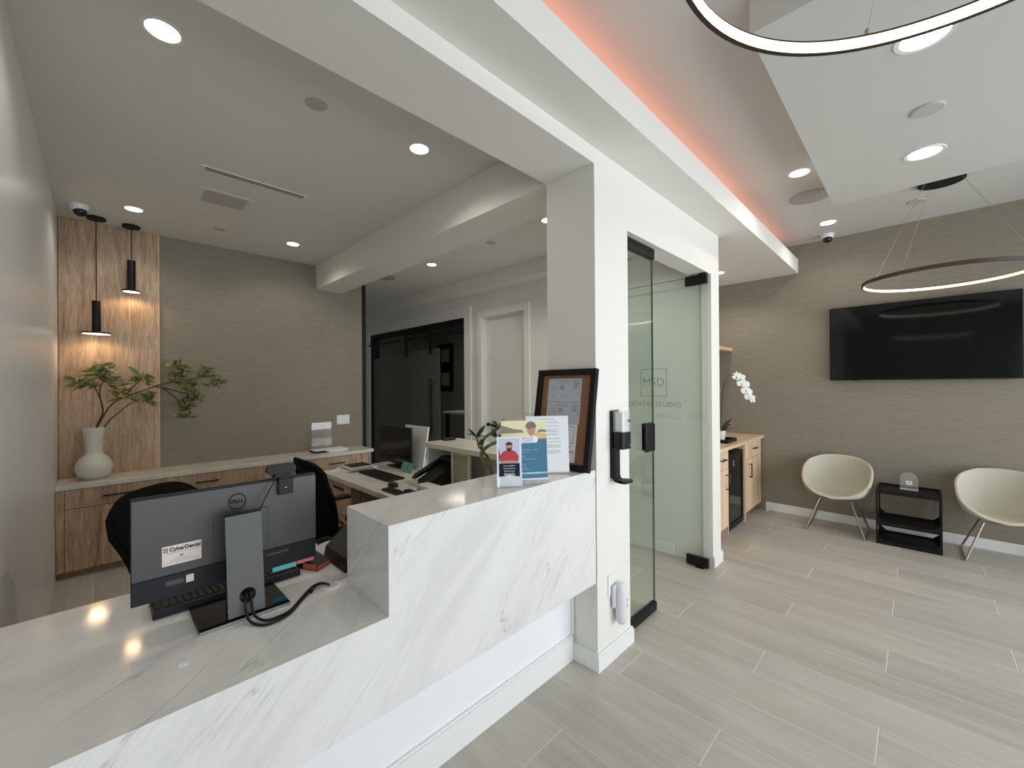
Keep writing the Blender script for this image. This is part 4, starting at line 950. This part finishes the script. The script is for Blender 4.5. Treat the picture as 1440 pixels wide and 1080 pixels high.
# maker's ring badge
lg = obj('badge', MB().lathe([(0.0238, -0.0006), (0.0275, -0.0006), (0.0275, 0.0006), (0.0238, 0.0006)], (0, 0, 0), 40, close=True).xf(Matrix.Translation((0.337, yb-0.0108, 1.122)) @ Matrix.Rotation(PI/2, 4, 'X')), M['slotdark'], t)
text('lettering', 'D', 0.0185, 'slotdark', lg, (0.3225, yb-0.0108, 1.122), (1, 0, 0), (0, 0, 1), bold=0.0010)
text('lettering', 'E', 0.0185, 'slotdark', lg, (0.3335, yb-0.0108, 1.1215), (0.86, 0, 0.5), (-0.5, 0, 0.86), bold=0.0009)
text('lettering', 'LL', 0.0185, 'slotdark', lg, (0.3480, yb-0.0108, 1.122), (1, 0, 0), (0, 0, 1), bold=0.0010)
sk = obj('sticker', B(0.136, 0.236, yb-0.0112, yb-0.0102, 0.956, 1.018), M['sticker'], t)
sy = yb-0.0114
text('lettering', 'CyberDental', 0.0165, 'printdark', sk, (0.194, sy, 1.005), (1, 0, 0), (0, 0, 1), bold=0.0007, sx=0.92)
obj('printed_mark', MB().box(0.1395, 0.1505, sy-0.0002, sy+0.0002, 0.999, 1.0115), M['printdark'], sk)
obj('printed_ring', MB().lathe([(0.0024, -0.0004), (0.0042, -0.0004), (0.0042, 0.0004), (0.0024, 0.0004)], (0, 0, 0), 20, close=True).xf(Matrix.Translation((0.145, sy-0.0002, 1.0052)) @ Matrix.Rotation(PI/2, 4, 'X')), M['sticker'], sk)
text('lettering', 'FD', 0.0085, 'printdark', sk, (0.185, sy, 0.982), (1, 0, 0), (0, 0, 1), bold=0.0003)
obj('print_lines', MB().box(0.146, 0.228, sy-0.0002, sy+0.0002, 0.9935, 0.995).box(0.165, 0.208, sy-0.0002, sy+0.0002, 0.973, 0.9744).box(0.155, 0.22, sy-0.0002, sy+0.0002, 0.9685, 0.9698).box(0.142, 0.23, sy-0.0002, sy+0.0002, 0.9635, 0.9648), M['print'], sk)
# stand
mb = MB(); 
ys = lambda z: 1.552+0.045*(z-0.78)/0.33
st_ = [(0.284, 0.785), (0.387, 0.785), (0.387, 1.098), (0.284, 1.098)]
vs = []
hc, hr = (0.339, 0.842), 0.0235
# front plate with a round cable hole
ring = [(hc[0]+hr*math.cos(2*PI*i/24), hc[1]+hr*math.sin(2*PI*i/24)) for i in range(24)]
def outer(a):
    dx, dz = math.cos(a), math.sin(a); best = 9
    for (lim, dd, cc) in ((st_[1][0], dx, hc[0]), (st_[0][0], dx, hc[0])):
        if abs(dd) > 1e-6 and (lim-cc)/dd > 0: best = min(best, (lim-cc)/dd)
    for lim in (0.785, 1.098):
        if abs(dz) > 1e-6 and (lim-hc[1])/dz > 0: best = min(best, (lim-hc[1])/dz)
    return (hc[0]+dx*best, hc[1]+dz*best)
angs = sorted({round(2*PI*i/24, 5) for i in range(24)} | {round(math.atan2(z-hc[1], x-hc[0]) % (2*PI), 5) for x, z in st_})
for yo in (0.0, 0.006):
    vs.append([(mb.bm.verts.new((hc[0]+hr*math.cos(a), ys(hc[1]+hr*math.sin(a))+yo, hc[1]+hr*math.sin(a))), mb.bm.verts.new((outer(a)[0], ys(outer(a)[1])+yo, outer(a)[1]))) for a in angs])
n_ = len(angs)
for i in range(n_):
    j = (i+1) % n_
    A, C = vs
    mb.bm.faces.new((A[i][0], A[j][0], A[j][1], A[i][1])); mb.bm.faces.new((C[i][0], C[i][1], C[j][1], C[j][0]))
    mb.bm.faces.new((A[i][0], C[i][0], C[j][0], A[j][0])); mb.bm.faces.new((A[i][1], A[j][1], C[j][1], C[i][1]))
sc_ = obj('stand_column', mb, M['standgrey'], t)
obj('stand_core', MB().box(0.290, 0.381, 1.575, 1.600, 0.790, 0.815).box(0.290, 0.381, 1.597, 1.625, 0.90, 1.092).box(0.290, 0.300, 1.585, 1.625, 0.785, 1.0).box(0.371, 0.381, 1.585, 1.625, 0.785, 1.0), M['darkgrey'], t)
obj('hinge', MB().box(0.30, 0.372, 1.62, yb-0.0146, 0.985, 1.065, bev=0.003).box(0.286, 0.385, 1.598, 1.626, 1.090, 1.099), M['darkgrey'], t)
obj('hole_lining', MB().sweep([(p[0], ys(p[1])+0.002, p[1]) for p in [(hc[0]+(hr-0.001)*math.cos(2*PI*i/24), hc[1]+(hr-0.001)*math.sin(2*PI*i/24)) for i in range(24)]], 0.0022, 6, closed=True), M['darkgrey'], t)
bs = obj('stand_base', B(0.208, 0.462, 1.545, 1.748, ZD, ZD+0.010, bev=0.0015), M['screen'], t)
obj('base_edge', B(0.209, 0.461, 1.5435, 1.5455, ZD+0.001, ZD+0.008), M['silver'], bs)
# webcam
t = thing('webcam', 'black webcam clipped on top of the grey monitor', 'webcam', (0.48, 1.70, 1.1815))
mb = MB().prism(rrect(0.432, 0.528, 1.196, 1.228, 0.013), 'y', 1.690, 1.722)
obj('body', mb, M['blackp'], t)
obj('clip', MB().box(0.453, 0.512, 1.684, 1.724, 1.1825, 1.196).box(0.462, 0.512, 1.672, 1.689, 1.122, 1.180, bev=0.002).box(0.466, 0.505, 1.676, 1.688, 1.178, 1.186), M['blackp'], t)
obj('lens', MB().cyl((0.48, 1.722, 1.212), (0.48, 1.726, 1.212), 0.011), M['screen'], t)
obj('clip_badge', B(0.483, 0.490, 1.6715, 1.672, 1.146, 1.148), M['silver'], t)
o = obj('webcam_cable', MB().sweep(bez([(0.455, 1.70, 1.200), (0.452, 1.672, 1.186), (0.430, 1.66, 1.15), (0.405, 1.655, 1.105), (0.395, 1.66, 1.06), (0.385, 1.66, 0.95)], 6), 0.0022, 8), M['blackp'])
tag(o, 'thin black webcam cable hanging down the back of the monitor', 'cable')
# keyboard under the monitor
t = thing('keyboard', 'black keyboard on the low desk beneath the grey monitor', 'keyboard', (0.335, 1.82, ZD))
obj('base', MB().prism([(1.752, ZD+0.002), (1.895, ZD+0.001), (1.895, ZD+0.010), (1.76, ZD+0.026), (1.752, ZD+0.024)], 'x', 0.118, 0.560), M['darkgrey'], t)
km = MB(); km.box(-0.0072, 0.0072, -0.0072, 0.0072, 0, 0.006, bev=0.0012); kme = bpy.data.meshes.new('key'); km.bm.to_mesh(kme); km.bm.free(); kme.materials.append(M['blackp'])
for r in range(5):
    for c_ in range(22):
        y = 1.775+0.0245*r; o = bpy.data.objects.new('key', kme); COL.objects.link(o); o.parent = t
        o.location = (0.133+0.0196*c_-0.335, y-1.82, 0.0235-0.0029*r); o.scale = (1.15, 1.35, 1)
# monitor cables
def cable(name, pts, r, m, lab, n=6): return tag(obj(name, MB().sweep(bez(pts, n), r, 8), M[m]), lab, 'cable')
cable('monitor_cable', [(0.333, 1.60, 0.845), (0.330, 1.550, 0.835), (0.328, 1.535, 0.805), (0.333, 1.51, 0.779), (0.352, 1.468, 0.7755), (0.385, 1.455, 0.7755), (0.440, 1.475, 0.7755), (0.50, 1.54, 0.7755), (0.555, 1.59, 0.779), (0.585, 1.588, 0.785), (0.606, 1.578, 0.776)], 0.0042, 'blackp', 'black monitor cable looping from stand hole across desk, the outer of two')
cable('monitor_cable', [(0.345, 1.60, 0.842), (0.345, 1.548, 0.828), (0.346, 1.533, 0.80), (0.352, 1.515, 0.782), (0.370, 1.487, 0.7755), (0.397, 1.478, 0.7755), (0.445, 1.492, 0.7755), (0.50, 1.552, 0.7755), (0.55, 1.600, 0.778), (0.580, 1.600, 0.783), (0.602, 1.592, 0.776)], 0.0042, 'blackp', 'black monitor cable looping from stand hole across desk, the inner of two')
cable('braided_cable', [(0.608, 1.578, 0.774), (0.622, 1.59, 0.786), (0.645, 1.605, 0.790), (0.67, 1.61, 0.782), (0.70, 1.60, 0.7755)], 0.0042, 'vent', 'light braided cable rising from the white desk grommet')
tag(obj('cable_tie', MB().cyl((0.535, 1.573, 0.776), (0.545, 1.585, 0.777), 0.0085, n=12), M['blackp']), 'black tie wrapped around the monitor cables', 'cable tie')
# sticky flags, white square, terminal, black box
tag(obj('cyan_note', B(0.452, 0.532, 1.7135, 1.7141, 0.8285, 0.905), M['cyan']), 'cyan sticky note hanging below the lower edge of the grey monitor', 'note')
tag(obj('pink_note', B(0.536, 0.598, 1.7135, 1.7141, 0.8330, 0.905), M['pink']), 'pink sticky note hanging below the monitor right of the cyan note', 'note')
tag(obj('desk_square', B(0.147, 0.167, 1.408, 1.428, ZD, ZD+0.0008), mat('near_white_square', (0.95, 0.97, 1.0), 0.5)), 'small white square on the low desk front', 'sticker')  # flat near-white square, whiter than the desk stone
t = thing('card_terminal', 'small black card terminal with orange end beside the keyboard', 'card terminal', (0.628, 1.80, ZD), 0.5)
obj('body', MB().prism([(-0.05, 0), (0.055, 0), (0.055, 0.045), (0.03, 0.052), (-0.05, 0.022)], 'x', -0.036, 0.036).xf(Matrix()), M['blackp'], t, local=True)
obj('front_cap', B(-0.037, 0.037, -0.052, -0.0505, 0.002, 0.020), M['orange'], t, local=True)
obj('side_cap', B(-0.0375, -0.0362, -0.045, 0.02, 0.004, 0.026), M['orange'], t, local=True)
t = thing('desk_phone', 'bulky black desk phone tucked behind the stone bar end', 'telephone', (0.765, 1.76, ZD))
obj('body', MB().prism([(0.69, ZD+0.0005), (0.87, ZD+0.0005), (0.87, ZD+0.135), (0.80, ZD+0.130), (0.70, ZD+0.05)], 'y', 1.64, 1.86), M['blackp'], t)
obj('handset', MB().sweep(bez([(0.80, 1.65, ZD+0.150), (0.80, 1.70, ZD+0.168), (0.80, 1.80, ZD+0.168), (0.80, 1.85, ZD+0.150)], 5), [0.02]*4+[0.015]*8+[0.02]*4, 10), M['blackp'], t)
cable('black_cable', [(0.80, 1.872, 0.80), (0.74, 1.95, 0.82), (0.69, 1.96, 0.81), (0.640, 1.95, 0.79), (0.625, 1.92, 0.785), (0.612, 1.87, 0.79)], 0.006, 'blackp', 'thick black cable between phone and card terminal')
cable('black_cable', [(0.72, 2.02, 0.776), (0.76, 2.01, 0.785), (0.82, 1.98, 0.80), (0.87, 1.93, 0.82), (0.90, 1.88, 0.80)], 0.004, 'blackp', 'thin black cable with metal plug end on the desk back edge')

# ================================================================ OFFICE CHAIRS
def office_chair(loc, rz, lab):
    t = thing('office_chair', lab, 'office chair', loc, rz, 'black mesh office chairs')
    def back(u, v):
        w_ = 0.170+0.088*v - 0.02*max(0, v-0.85)/0.15
        x = (u*2-1)*w_; z = 0.48+0.58*v - 0.10*abs(u*2-1)**4*0.65*max(0, (v-0.6)*2.5)
        y = 0.235 + 0.09*v - 0.055*(u*2-1)**2 - 0.05*math.sin(PI*min(1, v*1.2))*0.6
        return (x, y, z)
    mb = MB(); nu, nv = 14, 12
    g = [[mb.bm.verts.new(back(i/nu, j/nv)) for i in range(nu+1)] for j in range(nv+1)]
    for j in range(nv):
        for i in range(nu): mb.bm.faces.new((g[j][i], g[j][i+1], g[j+1][i+1], g[j+1][i]))
    b_ = obj('backrest', mb, M['blackfab'], t, local=True, smooth=80)
    md = b_.modifiers.new('solid', 'SOLIDIFY'); md.thickness = 0.022
    rim = [back(i/nu, 1) for i in range(nu+1)] + [back(1, 1-j/nv) for j in range(1, nv+1)] + [back(1-i/nu, 0) for i in range(1, nu+1)] + [back(0, j/nv) for j in range(1, nv)]
    obj('back_frame', MB().sweep(rim, 0.012, 8, closed=True), M['blackfab'], t, local=True, smooth=80)
    obj('back_support', MB().sweep(bez([(0, 0.10, 0.44), (0, 0.27, 0.47), (0, 0.30, 0.62), (0, 0.30, 0.80)], 5), 0.022, 8), M['blackp'], t, local=True)
    obj('seat', MB().box(-0.245, 0.245, -0.25, 0.225, 0.455, 0.515, bev=0.028, seg=3), M['blackfab'], t, local=True)
    for s_ in (-1, 1):
        a = obj('armrest', MB().sweep(bez([(s_*0.20, 0.05, 0.45), (s_*0.30, 0.05, 0.50), (s_*0.30, 0.05, 0.69)], 5), 0.016, 8), M['blackp'], t, local=True)
        obj('arm_pad', MB().box(s_*0.30-0.04, s_*0.30+0.04, -0.12, 0.14, 0.69, 0.715, bev=0.010, seg=2), M['blackp'], a, local=True)
    obj('gas_column', MB().cyl((0, 0, 0.09), (0, 0, 0.455), 0.026), M['blackp'], t, local=True)
    for k in range(5):
        a = 2*PI*k/5+0.3; e = (0.30*math.cos(a), 0.30*math.sin(a), 0.075)
        lg = obj('base_leg', MB().sweep([(0, 0, 0.115), e], [0.026, 0.016], 8), M['blackp'], t, local=True)
        obj('caster', MB().cyl((e[0]-0.02*math.sin(a), e[1]+0.02*math.cos(a), 0.0275), (e[0]+0.02*math.sin(a), e[1]-0.02*math.cos(a), 0.0275), 0.027, n=14), M['blackp'], lg, local=True)
    return t
oc = office_chair((0.385, 2.27, 0), math.radians(48), 'black office chair behind the low desk, left of the monitor')
copy_tree(oc, 'black office chair facing the side desk, right of the monitor', (1.20, 2.74, 0), PI/2)

# ================================================================ SIDE DESK ITEMS
ZK = 0.7425
t = thing('side_monitor', 'black computer monitor on the side desk', 'monitor', (2.0, 3.58, ZK))
obj('housing', B(2.000, 2.022, 3.30, 3.87, 0.785, 1.135, bev=0.004), M['blackp'], t)
obj('screen', B(1.9985, 1.9998, 3.306, 3.864, 0.805, 1.129), M['screen'], t)
obj('stand', MB().box(2.022, 2.04, 3.55, 3.62, 0.752, 0.98).box(1.975, 2.095, 3.47, 3.70, ZK, 0.752, bev=0.003), M['blackp'], t)
t = thing('white_computer', 'white all in one computer seen from the side behind the black monitor', 'computer', (2.2, 3.45, 0.74))
tl = [(2.085, 0.760), (2.100, 0.757), (2.165, 1.135), (2.150, 1.138)]
obj('housing', MB().prism(tl, 'y', 3.24, 3.64), M['whitep'], t)
obj('stand', MB().prism([(2.12, ZK), (2.24, ZK), (2.155, 0.95), (2.135, 0.95)], 'y', 3.36, 3.50), M['silver'], t)
t = thing('shared_side_shelf', 'narrow white pedestal carrying the white computer at the desk end', 'pedestal', (2.17, 3.45, 0))
obj('top', B(2.1005, 2.27, 3.20, 3.66, 0.715, ZK-0.0005), M['white'], t); obj('panel', B(2.14, 2.25, 3.25, 3.60, 0, 0.715), M['white'], t)
t = thing('side_keyboard', 'black keyboard on the side desk', 'keyboard', (1.71, 3.33, ZK))
obj('base', B(1.635, 1.80, 3.06, 3.58, ZK+0.0005, ZK+0.014, bev=0.004), M['blackp'], t)
for r in range(4): obj('key_row', B(1.648+0.036*r, 1.648+0.036*r+0.028, 3.075, 3.565, ZK+0.014, ZK+0.018, bev=0.001), M['blackp'], t)
mb = MB().ball((1.60, 2.90, ZK+0.012), 0.034, 0.056, 0.024, 16, 10)
for v_ in mb.bm.verts: v_.co.z = max(v_.co.z, ZK+0.0005)
tag(obj('computer_mouse', mb, M['blackp'], smooth=60), 'black computer mouse beside the side desk keyboard', 'mouse')
t = thing('teal_notes', 'two teal sticky notes at the foot of the black monitor', 'sticky notes', (1.93, 3.2, ZK))
for a, b in ((3.285, 3.37), (3.185, 3.275)): obj('note', MB().prism([(1.93, ZK+0.001), (1.9315, ZK+0.001), (1.9685, ZK+0.085), (1.967, ZK+0.085)], 'y', a, b), M['teal'], t)
t = thing('side_phone', 'large black desk phone on the side desk beside white box', 'telephone', (1.85, 2.75, ZK))
obj('base', MB().prism([(1.74, ZK+0.0005), (2.03, ZK+0.0005), (2.03, ZK+0.16), (1.99, ZK+0.17), (1.74, ZK+0.05)], 'y', 2.60, 2.770), M['blackp'], t)
obj('handset', MB().prism([(1.72, ZK+0.055), (1.75, ZK+0.090), (2.00, ZK+0.19), (2.00, ZK+0.15)], 'y', 2.775, 2.828), M['blackp'], t)
obj('display', MB().box(1.955, 2.02, 2.62, 2.765, ZK+0.166, ZK+0.21, bev=0.006), M['blackp'], t)
tag(obj('white_box', B(1.62, 1.72, 2.42, 2.60, ZK+0.0005, ZK+0.065, bev=0.008, seg=2), M['ceramic']), 'small rounded white box on the side desk in front of the phone', 'box')
tag(obj('black_tray', MB().box(1.48, 1.56, 2.60, 2.86, ZK+0.0005, ZK+0.012, bev=0.003).box(1.565, 1.61, 2.45, 2.68, ZK+0.0005, ZK+0.02, bev=0.003), M['blackp']), 'flat black pen tray on the side desk edge', 'tray')
t = thing('paper_stack', 'stack of white forms and grey binder on the side desk far end', 'papers', (1.68, 3.76, ZK))
obj('papers', B(1.56, 1.86, 3.66, 3.89, ZK+0.0005, ZK+0.014), M['paperw'], t)
obj('binder', B(1.58, 1.80, 3.62, 3.85, ZK+0.0145, ZK+0.036, bev=0.002), M['vent'], t)
obj('black_cover', B(1.62, 1.80, 3.68, 3.84, ZK+0.0365, ZK+0.043), M['blackp'], t)
tag(obj('note_pad', B(1.48, 1.56, 3.78, 3.86, ZK+0.0005, ZK+0.004), M['paperw']), 'small white note pad at the far corner of the side desk', 'note pad')
t = thing('grid_holder', 'white framed faded green schedule standing under the ledge', 'document holder', (1.93, 2.45, ZK))
obj('frame', MB().box(1.925, 1.94, 2.36, 2.385, ZK+0.0005, 1.015).box(1.925, 1.94, 2.565, 2.59, ZK+0.0005, 1.015).box(1.925, 1.94, 2.385, 2.565, 0.99, 1.015).box(1.925, 1.94, 2.385, 2.565, ZK+0.0005, 0.765), M['ceramic'], t)
sh = obj('sheet', B(1.930, 1.936, 2.385, 2.565, 0.765, 0.99), M['yellowgreen'], t)
mb = MB()
for k in range(9): mb.box(1.9294, 1.930, 2.39, 2.56, 0.775+0.024*k, 0.7775+0.024*k)
obj('print_lines', mb, M['ceramic'], sh)
tag(obj('black_box', B(2.02, 2.12, 2.78, 2.85, 1.0625, 1.078, bev=0.004), M['blackp']), 'flat black gadget on the far end of the ledge', 'gadget')
t = thing('ledge_sign', 'clear acrylic sign holder on the ledge just left of the cork board', 'sign', (1.91, 1.72, 1.0625))
obj('panel', B(1.905, 1.909, 1.60, 1.80, 1.0627, 1.345), M['haze'], t)
obj('base', B(1.88, 1.95, 1.60, 1.80, 1.0622, 1.0626), M['acrylic'], t)
obj('paper_strip', B(1.9035, 1.9045, 1.60, 1.70, 1.30, 1.315), M['print'], t)
# lucky bamboo
t = thing('lucky_bamboo', 'twisted green lucky bamboo in a dark pot behind the bar', 'potted plant', (1.69, 1.86, ZD))
k_ = 0.93
def bp(x, z, dy=0): return (x*k_, 2.0*k_+dy, 1.52+(z-1.52)*k_)
obj('pot', MB().lathe([(0, 0), (0.035, 0), (0.045, 0.10), (0.045, 0.19), (0.04, 0.19), (0.036, 0.15), (0, 0.15)], (1.69, 1.86, ZD), 24), M['domeglass'], t)
obj('stalk', MB().sweep(bez([bp(1.82, 0.90), bp(1.80, 0.99), bp(1.745, 1.03), bp(1.728, 1.085), bp(1.76, 1.125, -0.02), bp(1.83, 1.15, -0.03), bp(1.86, 1.16, -0.02)], 6), 0.0105, 10), M['bamboo'], t, smooth=70)
obj('stalk', MB().sweep(bez([bp(1.825, 0.90), bp(1.81, 1.03, 0.02), bp(1.76, 1.10, 0.03), bp(1.78, 1.17, 0.03), bp(1.85, 1.215, 0.01), bp(1.90, 1.25)], 6), 0.0095, 10), M['bamboo'], t, smooth=70)
obj('shoot', MB().sweep(bez([bp(1.735, 1.10), bp(1.705, 1.13), bp(1.695, 1.17), bp(1.685, 1.20)], 5), 0.005, 8), M['bamboo'], t)
bl = leaf_bm(0.095, 0.013); bl.materials.append(M['leafdark'])
for c_, n in ((bp(1.69, 1.19), 7), (bp(1.70, 1.13), 3), (bp(1.88, 1.23), 9), (bp(1.86, 1.17), 4)): leaves(t, bl, c_, n, 0.008, (0.6, 1.0), 0.6)

# credenza items
t = thing('book_stack', 'white and black books lying on the credenza right end', 'books', (1.9, 5.0, 0.7505))
obj('book', B(1.72, 2.05, 4.86, 5.05, 0.7508, 0.757, bev=0.001), M['paperw'], t)
obj('book', B(1.72, 2.09, 4.855, 5.05, 0.7575, 0.785, bev=0.001), M['paperw'], t)
obj('book_cover', MB().prism([(1.72, 0.7585), (1.88, 0.7585), (1.82, 0.784), (1.72, 0.784)], 'y', 4.8535, 4.8548), M['blackp'], t)
obj('book_cover', B(1.7185, 1.7198, 4.856, 5.049, 0.7585, 0.784), M['blackp'], t)
t = thing('acrylic_holder', 'clear empty acrylic leaflet holder standing behind books on credenza', 'leaflet holder', (1.87, 5.1, 0.7505))
obj('back_panel', MB().prism([(5.100, 0.7555), (5.104, 0.7555), (5.104, 1.09), (5.100, 1.09)], 'x', 1.765, 1.995), M['haze'], t)
obj('front_panel', MB().prism([(5.070, 0.7555), (5.0715, 0.7555), (5.0715, 0.93), (5.070, 0.93)], 'x', 1.765, 1.995), M['acrylic'], t)
obj('base', B(1.765, 1.995, 5.062, 5.15, 0.7505, 0.755), M['acrylic'], t)
t = thing('light_switch', 'white light switch plate on the papered wall above the books', 'light switch', (2.18, 5.19, 1.04))
obj('plate', B(2.100, 2.262, 5.194, 5.1995, 1.042, 1.158, bev=0.002), M['whitep'], t)
for k in range(3): obj('rocker', B(2.116+0.047*k, 2.150+0.047*k, 5.190, 5.194, 1.066, 1.134, bev=0.001), M['trim'], t)
